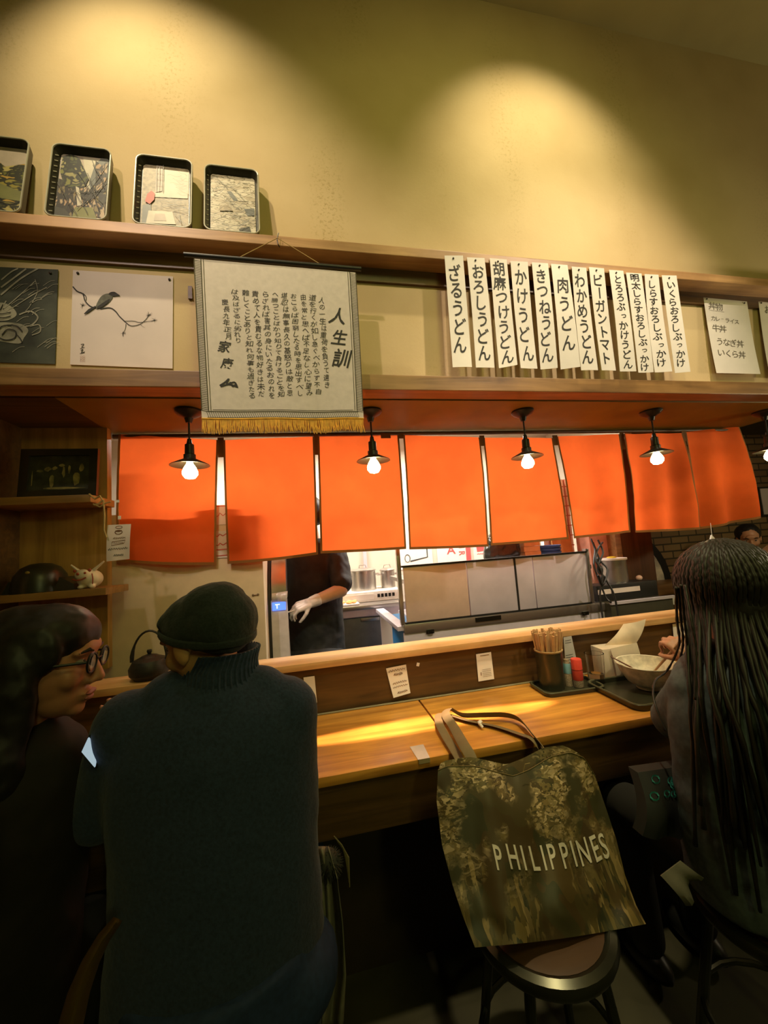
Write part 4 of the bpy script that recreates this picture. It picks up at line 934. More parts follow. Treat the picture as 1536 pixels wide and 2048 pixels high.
MB().bb(0.24, 0.72, 3.06, 3.45, 0.957, 1.035, 0.006).build('body', mat('stove_white', (0.74, 0.70, 0.62), 0.4), st)
for i in range(5): MB().bb(0.52 + i * 0.03, 0.54 + i * 0.03, 3.056, 3.061, 0.985, 1.012).build('button', M_BLACKM, st, smooth=False)
b = MB(); b.bb(0.265, 0.49, 3.057, 3.061, 0.975, 1.018); b.build('panel', M_PAPER, st, smooth=False)
def pot(x, y, z, r, h, label):
    p = thing('stock_pot', label, 'pot', (x, y, z), 'steel pots on the stove')
    MB().lathe([(0, 0), (r, 0), (r + .002, h * .5), (r, h), (r + .006, h + .003), (r + .006, h + .007), (r - .004, h + .006), (r - .004, 0.006), (0, 0.006)], (x, y, z), 36).build('vessel', M_STEEL, p)
    MB().lathe([(r + .004, h + .008), (r * .9, h + .018), (r * .4, h + .026), (0, h + .027)], (x, y, z), 36).build('lid', M_STEEL, p)
    MB().tube([(x - .03, y, z + h + .024), (x - .025, y, z + h + .048), (x + .025, y, z + h + .048), (x + .03, y, z + h + .024)], 0.004, 8).build('lid_handle', M_STEEL, p)
    for s_ in (-1, 1): MB().tube([(x + s_ * r, y - .035, z + h * .78), (x + s_ * (r + .03), y - .03, z + h * .80), (x + s_ * (r + .03), y + .03, z + h * .80), (x + s_ * r, y + .035, z + h * .78)], 0.005, 8).build('handle', M_STEEL, p)
pot(0.44, 3.24, 1.036, 0.105, 0.155, 'large shiny steel stock pot in the middle of the stove')
pot(0.655, 3.27, 1.036, 0.060, 0.14, 'small narrow steel pot at the right of the stove')
pot(0.225, 3.36, 1.036, 0.055, 0.13, 'steel pot half hidden behind the cook')
fd = thing('food_tray', 'shallow tray of fried orange food beside the cook', 'food', (0.27, 3.0, 0.955))
MB().bb(0.18, 0.36, 2.945, 3.045, 0.957, 0.968, 0.003).build('tray', M_PAPER, fd)
b = MB(); q = random.Random(5)
for i in range(14): b.ell((0.21 + 0.13 * q.random(), 2.96 + .07 * q.random(), 0.974 + .008 * q.random()), (0.02, 0.012, 0.009), Euler((0, 0, q.uniform(0, 3))).to_matrix(), 8, 6)
b.build('fritters', mat('fried', (0.70, 0.38, 0.12), 0.7, var=0.3), fd)
tag(MB().bb(0.50, 0.53, 3.57, 3.60, 0.96, 2.44).build('wall_conduit', M_STEELD), 'grey conduit running up the white kitchen wall behind the pots', 'pipe')
# blue box under the line
bb_ = thing('blue_crate', 'blue plastic crate in the gap beside the steel cooking line', 'crate', (0.52, 2.6, 0.3))
MB().bb(0.53, 0.60, 2.30, 2.62, 0.0, 0.92, 0.006).build('crate_body', mat('blue_plastic', (0.03, 0.22, 0.50), 0.4), bb_)
MB().bb(0.526, 0.602, 2.296, 2.624, 0.86, 0.895, 0.004).build('lip', mat('blue_plastic', (0.03, 0.22, 0.50), 0.4), bb_)
# steel cooking line with back panels toward the bar
cl_ = thing('cooking_line', 'stainless steel cooking line with tall back panels facing the bar', 'counter', (1.15, 2.4, 0))
YB = 2.15
MB().bb(0.60, 1.80, 2.17, 2.70, 0.02, 0.93, 0.004).build('cabinet', M_STEELD, cl_)
MB().bb(0.505, 1.80, 2.145, 2.19, 0.885, 0.935, 0.003).build('rail', M_STEEL, cl_, label='bright steel lower rail')
MB().bb(0.50, 1.80, 2.155, 2.17, 0.55, 0.885, 0.002).build('kick_panel', M_STEELD, cl_)
MB().bb(0.47, 0.53, 2.16, 2.88, 0.90, 0.925, 0.002).build('side_rail', M_STEELD, cl_)
for x0, x1, mm in ((0.525, 0.905, mat('steel_warm', (0.70, 0.52, 0.40), 0.45, 0.3, var=0.05)), (0.909, 1.212, M_STEELD), (1.222, 1.335, M_STEELD), (1.339, 1.705, M_STEELD)):
    MB().bb(x0, x1, YB, YB + 0.02, 0.945, 1.252, 0.004).build('back_panel', mm, cl_)
MB().bb(0.515, 1.715, YB - 0.004, YB + 0.024, 1.252, 1.262).build('top_trim', M_BLACK, cl_, smooth=False, label='black edging along the panel tops')
MB().bb(1.212, 1.222, YB - 0.003, YB + 0.02, 0.94, 1.255).build('seam_trim', M_BLACK, cl_, smooth=False, label='black vertical seam')
MB().bb(0.515, 1.715, YB - 0.002, YB + 0.02, 0.934, 0.945).build('foot_trim', M_BLACK, cl_, smooth=False)
for x in (0.490, 1.712): MB().bb(x, x + 0.022, YB, YB + 0.03, 0.93, 1.42 if x < 1 else 1.275, 0.002).build('post', M_STEEL, cl_)
for x in (0.63, 1.63): 
    b = MB(); b.bb(x, x + 0.045, 2.138, 2.146, 0.872, 0.895, 0.002); b.ell((x + .01, 2.137, 0.88), .004, None, 8, 6); b.ell((x + .035, 2.137, 0.88), .004, None, 8, 6); b.build('hinge', M_BLACKM, cl_)
MB().bb(0.93, 1.09, 2.140, 2.147, 0.905, 0.93).build('bracket_plate', M_BLACKM, cl_, smooth=False)
MB().bb(0.56, 1.78, 2.20, 2.72, 1.145, 1.17).build('shelf', M_STEEL, cl_, smooth=False)
# posters on the kitchen wall, above the panels
def poster(x0, x1, z0, z1, label, name='wall_poster', Y=3.594):
    fq = quad_surf((x0, Y, z1), (x1, Y, z1), (x1, Y, z0), (x0, Y, z0))
    r = thing(name, label, 'poster', (x0 / 2 + x1 / 2, Y, z0)); MB().sheet(fq, 2, 2, 0.003).build('sheet', mat('poster_white', (0.82, 0.78, 0.68), 0.6, var=0.03), r); return r, fq
a0, a1 = pt(799, 1096, 3.594), pt(866, 1126, 3.594)
r, fq = poster(a0.x, a1.x, a1.z - 0.04, a0.z + .16, 'white poster in a thin black frame line, at the left above the steel panels')
b = MB(); b.ribbon([fq(u, v) + OFF * 2 for u, v in ((.84, .0), (.84, .72), (.3, .80))], 0.012, (0, -1, 0)); b.ribbon([fq(.5 + .0 - .28 + .08 * math.cos(k * .6), .72 + .10 * math.sin(k * .6)) + OFF * 2 for k in range(12)], 0.006, (0, -1, 0))
b.build('print', mat('poster_black', (0.04, 0.05, 0.05), 0.6), r, smooth=False)
a0, a1 = pt(873, 1094, 3.594), pt(942, 1118, 3.594)
r, fq = poster(a0.x, a1.x, a1.z - 0.06, a0.z + .16, 'white poster with red capital letters above the steel panels')
b = MB(); GLY_OFF = 0.01; GLY.clear()
put_glyph(b, 'A', fq, 0.42, 0.55, 0.38, 0.30, off=OFF * 2)
for ch, v in (('F', .36), ('I', .50), ('R', .66)): put_glyph(b, ch, fq, 0.74, v, 0.26, 0.20, off=OFF * 2, rot=-PI / 2)
b.ribbon([fq(.94, .2) + OFF * 2, fq(.93, .9) + OFF * 2], 0.05, (0, -1, 0)); GLY_OFF = 0; GLY.clear()
b.build('print', mat('poster_red', (0.70, 0.10, 0.10), 0.6), r, smooth=False)
a0, a1 = pt(946, 1090, 3.594), pt(980, 1118, 3.594)
r, fq = poster(a0.x, a1.x, a1.z - 0.06, a0.z + .16, 'narrow pinkish notice with a red heading above the steel panels')
b = MB(); b.ribbon([fq(.2, .55) + OFF * 2, fq(.75, .53) + OFF * 2], 0.05, (0, -1, 0)); scribble(b, fq, .2, .8, .68, .01, .006, 30); b.build('print', mat('poster_red', (0.70, 0.10, 0.10), 0.6), r, smooth=False)
# things standing on the line's shelf behind the panels
ZS = 1.172
bg_ = MB(); bg_.loft([(1.30, 2.45, ZS, .12, .09), (1.30, 2.45, ZS + .10, .13, .10), (1.31, 2.45, ZS + .20, .12, .09), (1.32, 2.45, ZS + .27, .07, .05)])
tag(fused('plastic_sack', bg_, mat('black_plastic', (0.02, 0.025, 0.02), 0.22), None, 0.01, 2, 0.03, 0.07), 'black plastic sack behind the steel panels under the fifth noren panel', 'sack')
for i, (dx, dz, col) in enumerate(((0, 0, (0.66, 0.34, 0.10)), (0, .035, (0.66, 0.38, 0.13)), (.002, .070, (0.62, 0.32, 0.09)), (-.002, .105, (0.66, 0.36, 0.11)), (.001, .14, (0.64, 0.34, 0.1)))):
    x, y, z = 1.495 + dx, 2.45, ZS + dz
    t_ = thing('wooden_box', 'orange wooden box behind the steel panels, ' + ['lowest', 'second from the bottom', 'third from the bottom', 'second from the top', 'topmost'][i] + ' of its stack', 'box', (x, y, z), 'stacked wooden boxes')
    b = MB(); b.bb(x - .06, x + .06, y - .06, y - .052, z, z + .033); b.bb(x - .06, x + .06, y + .052, y + .06, z, z + .033); b.bb(x - .06, x - .052, y - .052, y + .052, z, z + .033); b.bb(x + .052, x + .06, y - .052, y + .052, z, z + .033); b.bb(x - .052, x + .052, y - .052, y + .052, z, z + .006)
    b.build('box_body', mat('box_wood%d' % i, col, 0.6), t_, smooth=False)
for i in range(5):
    z = ZS + 0.055 + i * 0.022
    t_ = MB().lathe([(0, 0), (.035, 0), (.04, .006), (.075, .030), (.082, .048), (.078, .048), (.07, .03), (.036, .010), (0, .009)], (1.66, 2.45, z - .055), 28).build('blue_bowl', mat('blue_glaze', (0.05, 0.12, 0.32), 0.3))
    tag(t_, 'blue bowl behind the steel panels, ' + ['lowest', 'second from the bottom', 'in the middle', 'second from the top', 'topmost'][i] + ' of its stack', 'bowl', 'stacked blue bowls')
ck = thing('chopping_board', 'brown wooden board leaning behind the right steel panel', 'board', (1.86, 2.62, ZS))
MB().box((1.87, 2.60, ZS + .13), (.16, .02, .26), Euler((-.15, 0, 0)), .004).build('board', mat('box_wood2', (0.62, 0.32, 0.09), 0.6), ck)
MB().bb(1.78, 2.05, 2.52, 2.70, ZS - .025, ZS - .002).build('stand', M_STEELD, ck, smooth=False)
# hanging black cables right of the panels
b = MB()
for l in ([(1182, 1078), (1190, 1100), (1188, 1130), (1200, 1165), (1212, 1195), (1222, 1205)], [(1196, 1080), (1206, 1105), (1196, 1135), (1212, 1160), (1228, 1190), (1238, 1240)], [(1205, 1085), (1196, 1098), (1192, 1120), (1205, 1150), (1200, 1190), (1206, 1240)], [(1186, 1085), (1200, 1120), (1215, 1140), (1205, 1170), (1196, 1150)]):
    b.tube([pt(x, y, 2.13 - .004 * k) for k, (x, y) in enumerate(bez(l, 24))], 0.006, 6)
for x, y, rr in ((1200, 1140, .03), (1206, 1158, .028), (1196, 1122, .024)): b.ell(pt(x, y, 2.14), (rr * .6, .02, rr), None, 12, 8)
tag(b.build('cable_bundle', M_BLACK), 'bundle of black cables hanging right of the steel panels', 'cable')
# steel canister with white lid
cn = thing('steel_canister', 'steel canister with a cream rim right of the cables', 'canister', (2.03, 2.3, 0.9))
c_ = pt(1226, 1118, 2.33)
MB().lathe([(0, 0), (.078, 0), (.078, .24), (0, .24)], (c_.x, 2.33, c_.z - .245), 30).build('can', M_STEEL, cn)
MB().lathe([(.06, .238), (.084, .240), (.084, .252), (0, .254)], (c_.x, 2.33, c_.z - .245), 30).build('rim', M_PAPER, cn)
MB().ell((c_.x - .02, 2.32, c_.z + .012), (.03, .03, .008), None, 14, 8).build('yellow_lid', mat('yellow', (0.75, 0.55, 0.04), 0.5), cn)
tag(MB().bb(c_.x - .2, c_.x + .14, 2.24, 2.44, c_.z - .27, c_.z - .246).build('side_stand', M_STEELD, smooth=False), 'steel stand under the steel canister', 'stand')
# tiled window behind
wd = struct(MB().bb(1.74, 1.99, 2.62, 2.66, 1.10, 1.80).build('window_1', mat('window_glow', (0.8, 0.8, 0.75), 0.3), smooth=False))
b = MB()
for i in range(9): b.bb(1.74, 1.99, 2.612, 2.62, 1.14 + i * .075, 1.147 + i * .075)
for i in range(4): b.bb(1.78 + i * .06, 1.786 + i * .06, 2.612, 2.62, 1.10, 1.80)
b.build('window_bars', mat('window_red', (0.5, 0.18, 0.12), 0.5), wd, smooth=False)
# black hob at the right end of the sill
hb = thing('black_grill', 'low black grill unit with two pale label strips behind the right end of the sill', 'appliance', (2.0, 2.1, 0.9))
z1 = 0.93
MB().bb(1.80, 2.26, 2.10, 2.34, 0.55, z1, 0.004).build('base', mat('grill_dark', (0.07, 0.065, 0.04), 0.45, 0.4), hb)
MB().bb(1.80, 2.26, 2.20, 2.34, z1, z1 + .10, 0.004).build('back_box', M_BLACK, hb)
for x0, x1 in ((1.805, 1.90), (1.912, 2.12)): MB().bb(x0, x1, 2.196, 2.20, z1 + .045, z1 + .075).build('label_strip', M_PAPER2, hb, smooth=False, label='pale label strip')
MB().bb(1.80, 2.27, 2.09, 2.105, z1 - .005, z1 + .012).build('front_rail', M_STEELD, hb, smooth=False)
tag(MB().ell((2.185, 2.26, z1 + .118), (.022, .018, .018), None, 12, 8).build('garlic_bulb', mat('garlic', (0.62, 0.42, 0.32), 0.6)), 'small pale garlic bulb on the black grill unit', 'garlic')
# tube-light housings and right room
for i, (x, y, z) in enumerate(KTUBES):
    kt = thing('tube_light', 'white tube light on the kitchen ceiling, ' + ['above the cook', 'above the steel cooking line'][i], 'lamp', (x, y, 2.44), 'kitchen tube lights')
    MB().bb(x - .6, x + .6, y - .05, y + .05, z + .03, 2.44).build('housing', M_PAPER, kt, smooth=False)
    MB().tube([(x - .57, y, z + .015), (x + .57, y, z + .015)], .013, 10).build('tube', mat('tube_glow', (1, 1, 1), 0.4, emit=(1, .95, .85), estr=6), kt)
# arched mirror, shelf and papers by the brick wall
am = thing('arched_mirror', 'dark arched frame with a pale ink picture leaning at the brick wall', 'mirror', pt(1320, 1160, 3.2))
def arch(r, yy): return [Vector((pt(1331, 1166, 3.196).x - .42 + r * math.cos(a), yy, pt(1325, 1166, 3.196).z + r * 1.05 * math.sin(a))) for a in [PI * k / 16 for k in range(17)]]
MB().prism(arch(.50, 3.20), (0, .03, 0)).build('frame', M_BLACK, am, smooth=False)
MB().prism(arch(.42, 3.196), (0, .002, 0)).build('picture', mat('mirror_wash', (0.62, 0.56, 0.42), 0.5, var=0.8, scale=6), am, smooth=False)
a0, a1 = pt(1292, 1170, 3.0), pt(1350, 1176, 3.0)
tag(MB().bb(a0.x - .35, a1.x + .9, 2.95, 3.30, a0.z - .10, a0.z + .0, 0.01).build('side_shelf', M_LEDGE), 'timber shelf below the arched mirror at the brick wall', 'shelf')
tag(MB().box(pt(1345, 1203, 2.6), (.16, .002, .05)).build('paper_slip', M_PAPER, smooth=False), 'white paper slip below the timber side shelf', 'paper')
pl = pt(1345, 1203, 2.62)
struct(MB().bb(pl.x - .45, pl.x + .9, 2.604, 2.64, 0.0, pl.z + .03).build('panel_side', M_DARKW, smooth=False))
# white folded hanging ornament above the braided head
fo = thing('hanging_ornament', 'small white triangular paper ornament hanging under the right noren end', 'ornament', pt(1424, 1060, 1.9))
MB().tube([pt(1421, 1046, 2.012), pt(1424, 1072, 1.99)], 0.0012, 5).build('thread', M_PAPER, fo)
MB().prism([pt(1424, 1070, 1.99), pt(1438, 1086, 1.99), pt(1420, 1087, 1.99)], (0, .01, 0)).build('paper', M_PAPER, fo, smooth=False)
# framed pictures and dim shelf lines on the brick wall seen right of the noren
for k, (x0, y0, x1, y1, lb) in enumerate(((1510, 975, 1540, 1000, 'dark framed picture on the brick wall beyond the noren, cut by the photo edge'),)):
    a0, a1 = pt(x0, y0, 3.39), pt(x1 + 30, y1 + 30, 3.39)
    g_ = thing('brick_wall_picture', lb, 'picture', a1)
    MB().bb(a0.x, a1.x, 3.36, 3.39, a1.z, a0.z).build('frame', M_FRM, g_, smooth=False); MB().bb(a0.x + .02, a1.x - .02, 3.355, 3.36, a1.z + .02, a0.z - .02).build('sheet', M_PAPER2, g_, smooth=False)
# ================================================================== on the counter
ZC = 0.75
# notes on the panel behind the worktop
f = quad_surf(pt(772, 1337, 1.574), pt(812, 1329, 1.574), pt(821, 1386, 1.566), pt(787, 1396, 1.566), -0.003)
n1 = thing('hand_written_note', 'white note with brown hand-written lines on the dark panel behind the worktop', 'note', f(.5, 1))
MB().sheet(f, 6, 8, .0006).build('paper', M_PAPER, n1)
b = MB()
for u0, u1, v, a in ((.08, .92, .12, .04), (.3, .75, .27, .05), (.15, .9, .55, .035), (.12, .92, .68, .025), (.28, .85, .88, .04)): scribble(b, f, u0, u1, v, a, 0.0016, 46)
b.build('handwriting', mat('brown_ink', (0.16, 0.07, 0.03), 0.7), n1, smooth=False)
f = quad_surf(pt(952, 1308.5, 1.576), pt(982, 1304, 1.576), pt(988.5, 1358, 1.574), pt(957, 1363, 1.574))
n2 = thing('printed_card', 'small white printed card with a brown square on the dark panel behind the worktop', 'card', f(.5, 1))
MB().sheet(f, 2, 2, .0006).build('paper', M_PAPER, n2)
b = MB(); 
for v in (.60, .66, .73, .79, .85): b.ribbon([f(.3, v) + OFF, f(.85, v) + OFF], .0012, (0, -1, 0))
b.ribbon([f(.2, .68) + OFF, f(.2, .8) + OFF], .003, (0, -1, 0)); b.ribbon([f(.25, .08) + OFF, f(.85, .08) + OFF], .0022, (0, -1, 0)); b.build('print', mat('brown_ink', (0.16, 0.07, 0.03), 0.7), n2, smooth=False)
tag(MB().box(pt(836, 1329, 1.577), (.012, .001, .014), Euler((0, .3, 0))).build('tape_scrap', M_PAPER, smooth=False), 'tiny white tape scrap on the dark panel right of the hand-written note', 'tape')
f = quad_surf(pt(607, 1355, 1.574), pt(629, 1352, 1.574), pt(634, 1405, 1.57), pt(612, 1410, 1.57))
n3 = tag(MB().sheet(f, 2, 2, .0006).build('paper_note', M_PAPER), 'blank-looking note on the dark panel, peeking out beside the navy sweater', 'note')
f = quad_surf(pt(1345, 1248, 1.574), pt(1375, 1244, 1.574), pt(1380, 1300, 1.57), pt(1350, 1304, 1.57))
tag(MB().sheet(f, 2, 2, .0006).build('paper_note', M_PAPER), 'pale note on the dark panel half hidden by the long braids', 'note')
# condiment tray with chopstick cup
M_PLB = mat('tray_black', (0.030, 0.030, 0.016), 0.28)
def flat_tray(name, label, c, w_, d_, h_, r, rot, edge=0.010, cat='tray'):
    R_ = Matrix.Rotation(rot, 3, 'Z'); o = rrect(w_, d_, r); n = len(o); c = Vector(c)
    def T(x, y, z): return c + R_ @ Vector((x, y - d_ / 2, z))
    root = thing(name, label, cat, c)
    b = MB(); A = [b.bm.verts.new(T(x * .97, d_ / 2 + (y - d_ / 2) * .97, 0)) for x, y in o]; B = [b.bm.verts.new(T(x, y, h_)) for x, y in o]
    k = 1 - 2 * edge / w_; k2 = 1 - 2 * edge / d_
    C = [b.bm.verts.new(T(x * k, d_ / 2 + (y - d_ / 2) * k2, h_)) for x, y in o]; D = [b.bm.verts.new(T(x * k * .985, d_ / 2 + (y - d_ / 2) * k2 * .985, .004)) for x, y in o]
    for i in range(n):
        j = (i + 1) % n
        b._f([A[i], A[j], B[j], B[i]]); b._f([B[i], B[j], C[j], C[i]]); b._f([C[i], C[j], D[j], D[i]])
    b._f(A[::-1]); b._f(D); b.build('tray_body', M_PLB, root)
    b = MB(); lp = [T(x * (1 - edge / w_), d_ / 2 + (y - d_ / 2) * (1 - edge / d_), h_) for x, y in o]; b.tube(lp + [lp[0]], .003, 6, cap=False); b.build('rim', mat('tray_rim', (0.10, 0.095, 0.05), 0.3), root)
    return root
flat_tray('condiment_tray', 'small black tray under the chopstick cup', (1.005, 1.468, ZC + .001), .26, .155, .014, .03, -.05)
cc = Vector((0.950, 1.482, ZC + .006))
cup = thing('chopstick_cup', 'black cup full of disposable chopsticks', 'cup', cc)
MB().lathe([(0, 0), (.048, 0), (.054, .145), (.055, .150), (.050, .150), (.045, .006), (0, .006)], cc, 32).build('cup_body', M_PLB, cup)
MB().lathe([(.0552, .146), (.0562, .151), (.0500, .152)], cc, 32).build('rim', mat('tan_rim', (0.36, 0.24, 0.10), 0.5), cup)
M_CHOP = mat('chopstick_wood', (0.52, 0.31, 0.13), 0.7, var=0.15)
q = random.Random(11)
i = 0
while i < 52:
    a = q.uniform(0, 2 * PI); r = math.sqrt(q.random()) * .037
    p0 = cc + Vector((r * .8 * math.cos(a), r * .8 * math.sin(a), .010)); tip = cc + Vector((r * 1.75 * math.cos(a + .15) + .002, r * 1.6 * math.sin(a + .15), .222 + q.uniform(-.006, .008)))
    d_ = (tip - p0); L_ = d_.length; Rm = d_.to_track_quat('Z', 'Y').to_matrix() @ Matrix.Rotation(q.uniform(0, PI), 3, 'Z')
    b = MB()
    for s_ in (-1, 1): b.box(p0 + d_ / 2 + Rm @ Vector((s_ * .0028, 0, 0)), (.0052, .0048, L_), Rm)
    tag(b.build('disposable_chopsticks', M_CHOP, smooth=False), 'joined pair of pale wooden chopsticks standing in the black cup', 'chopsticks', 'disposable chopsticks in the cup'); i += 1
# table card behind, spice bottles
f = quad_surf(pt(1127, 1275, 1.530), pt(1143, 1272, 1.530), pt(1152, 1330, 1.520), pt(1128, 1334, 1.520))
cd = thing('table_card', 'grey upright table card behind the red-capped bottle', 'card', f(.5, 1)); 
MB().sheet(quad_surf(f(0, 0), f(1, 0), Vector((f(1, 1).x + .01, 1.515, ZC + .016)), Vector((f(0, 1).x + .004, 1.515, ZC + .016))), 2, 2, .001).build('card', mat('grey_card', (0.42, 0.40, 0.34), 0.7), cd, smooth=False)
b = MB()
for v in (.12, .2, .62, .7, .78): b.ribbon([f(.15, v) + OFF, f(.85, v) + OFF], .0016, (0, -1, 0))
b.build('print', M_INK, cd, smooth=False)
sp = Vector((1.048, 1.448, ZC + .006))
sb = thing('spice_bottle', 'glass spice bottle with a red cap on the condiment tray', 'bottle', sp)
MB().lathe([(0, 0), (.019, 0), (.020, .004), (.020, .062), (.0175, .070), (0, .070)], sp, 24).build('glass', mat('spice_glass', (0.32, 0.25, 0.16), 0.15, var=0.5, scale=300), sb)
MB().lathe([(.0204, .028), (.0206, .029), (.0206, .066), (.0204, .067)], sp, 24).build('wrap', mat('spice_wrap', (0.48, 0.05, 0.03), 0.4), sb, label='red wrap label')
MB().lathe([(0, .068), (.0195, .068), (.021, .070), (.021, .106), (.019, .110), (0, .110)], sp, 24).build('cap', mat('red_cap', (0.75, 0.08, 0.05), 0.35), sb, label='bright red cap')
sp = Vector((1.022, 1.474, ZC + .006))
sb = thing('spice_bottle', 'narrow bottle with pale blue label between chopstick cup and red-capped bottle', 'bottle', sp)
MB().lathe([(0, 0), (.016, 0), (.016, .085), (.010, .095), (.010, .104), (0, .104)], sp, 20).build('glass', mat('spice_glass', (0.32, 0.25, 0.16), 0.15), sb)
MB().lathe([(.0163, .05), (.0166, .052), (.0166, .088), (.0163, .09)], sp, 20).build('label_band', mat('cyan_label', (0.22, 0.48, 0.56), 0.5), sb, label='pale blue label')
# water glass
gp = Vector((1.150, 1.468, ZC + .001))
gl = thing('water_glass', 'clear tumbler with a little water left of the napkin box', 'glass', gp)
MB().lathe([(0, 0), (.030, 0), (.032, .004), (.0375, .120), (.0338, .120), (.028, .016), (0, .016)], gp, 36).build('tumbler', glass_mat('clear_glass'), gl)
MB().lathe([(0, .0165), (.0278, .0165), (.0290, .040), (0, .034)], gp, 36).build('water', glass_mat('water', ior=1.33), gl)
# napkin box
nb = thing('napkin_box', 'white paper napkin box right of the water glass', 'box', (1.26, 1.49, ZC))
M_KR = mat('napkin_paper', (0.66, 0.55, 0.40), 0.85, var=0.05)
MB().box((1.290, 1.516, ZC + .063), (.165, .080, .124), Euler((0, 0, -.08)), .003).build('carton', M_KR, nb)
f = quad_surf((1.250, 1.535, ZC + .118), (1.382, 1.500, ZC + .118), (1.452, 1.49, ZC + .225), (1.362, 1.525, ZC + .208), .010, .008, .6)
tag(MB().sheet(f, 8, 8, .0008).build('paper_napkin', mat('napkin_light', (0.76, 0.62, 0.44), 0.85)), 'crumpled paper napkin sticking up out of the napkin box', 'napkin')
f = quad_surf((1.235, 1.472, ZC + .128), (1.362, 1.464, ZC + .140), (1.366, 1.460, ZC + .03), (1.245, 1.466, ZC + .012), .005, .004, 1.2)
tag(MB().sheet(f, 8, 8, .0008).build('paper_napkin', M_KR), 'paper napkin drooping over the front of the napkin box', 'napkin')
# serving tray, bowl, spoon
flat_tray('serving_tray', 'large black serving tray under the noodle bowl', (1.285, 1.315, ZC + .001), .42, .275, .020, .035, -.03, .012)
bc = Vector((1.275, 1.340, ZC + .007))
bw = thing('noodle_bowl', 'large cream noodle bowl with brown flecks on the black serving tray', 'bowl', bc)
MB().lathe([(0, .004), (.036, .004), (.038, 0), (.042, 0), (.042, .008), (.070, .026), (.092, .060), (.103, .092), (.1045, .095), (.101, .095), (.089, .062), (.066, .030), (.035, .014), (0, .012)], bc, 48).build('bowl_body', mat('bowl_glaze', (0.62, 0.56, 0.42), 0.4, var=0.3, scale=40), bw)
MB().lathe([(.1018, .0945), (.1045, .0965), (.1055, .0945)], bc, 48).build('rim', mat('bowl_rim', (0.78, 0.72, 0.55), 0.35), bw, label='cream rim')
b = MB(); q = random.Random(3)
for i in range(12): b.ell(bc + Vector((-.002 + q.uniform(-.012, .012), -.028 + q.uniform(-.012, .012), .040 + q.uniform(-.004, .01))), (.008, .006, .005), None, 8, 6)
tag(b.build('food_scrap', mat('food_brown', (0.34, 0.24, 0.10), 0.6)), 'last bit of brown food inside the noodle bowl', 'food')
sn = thing('soup_spoon', 'dark red lacquer spoon resting in the noodle bowl', 'spoon', bc)
s0 = bc + Vector((-.028, -.035, .036))
MB().ell(s0, (.022, .015, .008), Euler((0, .5, .8)).to_matrix(), 16, 10).build('bowl', mat('red_lacquer', (0.28, 0.04, 0.02), 0.3), sn)
MB().tube([s0 + Vector((-.01, -.005, .004)), s0 + Vector((-.055, .02, .055)), bc + Vector((-.135, .022, .128))], [.006, .005, .004], 8, flat=(1.3, .6)).build('handle', mat('red_lacquer_dark', (0.14, 0.05, 0.02), 0.3), sn)
# straw paper scrap and tape on the counter
b = MB(); c_ = pz(961, 1452, ZC + .010); b.tube([c_ + Vector(p) for p in ((0, .012, .006), (.004, .006, .010), (-.003, 0, .008), (.004, -.008, -.002))], [.006, .007, .0055, .0045], 6)
tag(b.build('crumpled_wrapper', M_PAPER), 'small white crumpled wrapper on the worktop beside the bag straps', 'wrapper')
c_ = pz(838, 1508, ZC)
tp = thing('worktop_tape', 'pale metallic tape patch on the worktop edge by the seam', 'tape', c_)
f = quad_surf((c_.x - .016, c_.y + .048, ZC + .0012), (c_.x + .028, c_.y + .048, ZC + .0012), (c_.x + .024, 1.150, ZC + .0012), (c_.x - .012, 1.150, ZC + .0012), 0, 0, 1, 0, Vector((0, 0, 1)))
MB().sheet(f, 4, 4, .0008, Vector((0, 0, -1))).build('top_strip', mat('tape_silver', (0.66, 0.60, 0.52), 0.3, 0.4), tp)
MB().bb(c_.x - .010, c_.x + .024, 1.1495, 1.1512, ZC - .012, ZC + .001).build('front_strip', mat('tape_dull', (0.36, 0.28, 0.14), 0.4), tp, smooth=False)
# cast iron kettle on the sill
kc = Vector((pt(300, 1330, 1.62).x - .005, 1.63, .953)); 
M_IRON = mat('cast_iron', (0.022, 0.020, 0.012), 0.5, 0.3, var=0.3, scale=80)
kt = thing('iron_kettle', 'black iron kettle with a tall hoop handle on the left end of the sill', 'kettle', kc)
MB().lathe([(0, 0), (.050, 0), (.066, .018), (.068, .040), (.055, .066), (.032, .076), (0, .077)], kc, 36).build('body', M_IRON, kt)
MB().lathe([(0, .088), (.026, .080), (.034, .075), (0, .074)], kc, 28).build('lid', M_IRON, kt)
MB().lathe([(0, .102), (.008, .101), (.009, .094), (.005, .086), (0, .086)], kc, 14).build('lid_knob', M_IRON, kt)
MB().tube([kc + Vector(p) for p in ((.055, 0, .03), (.080, 0, .05), (.088, 0, .072))], [.014, .010, .008], 10).build('spout', M_IRON, kt)
MB().tube([kc + Vector((.060 * math.cos(a) * 1.0, 0, .062 + .108 * math.sin(a))) for a in [PI * k / 16 for k in range(17)]], [.0055, .0055, .006] + [.004] * 11 + [.006, .0075, .0065], 8).build('handle', M_IRON, kt)

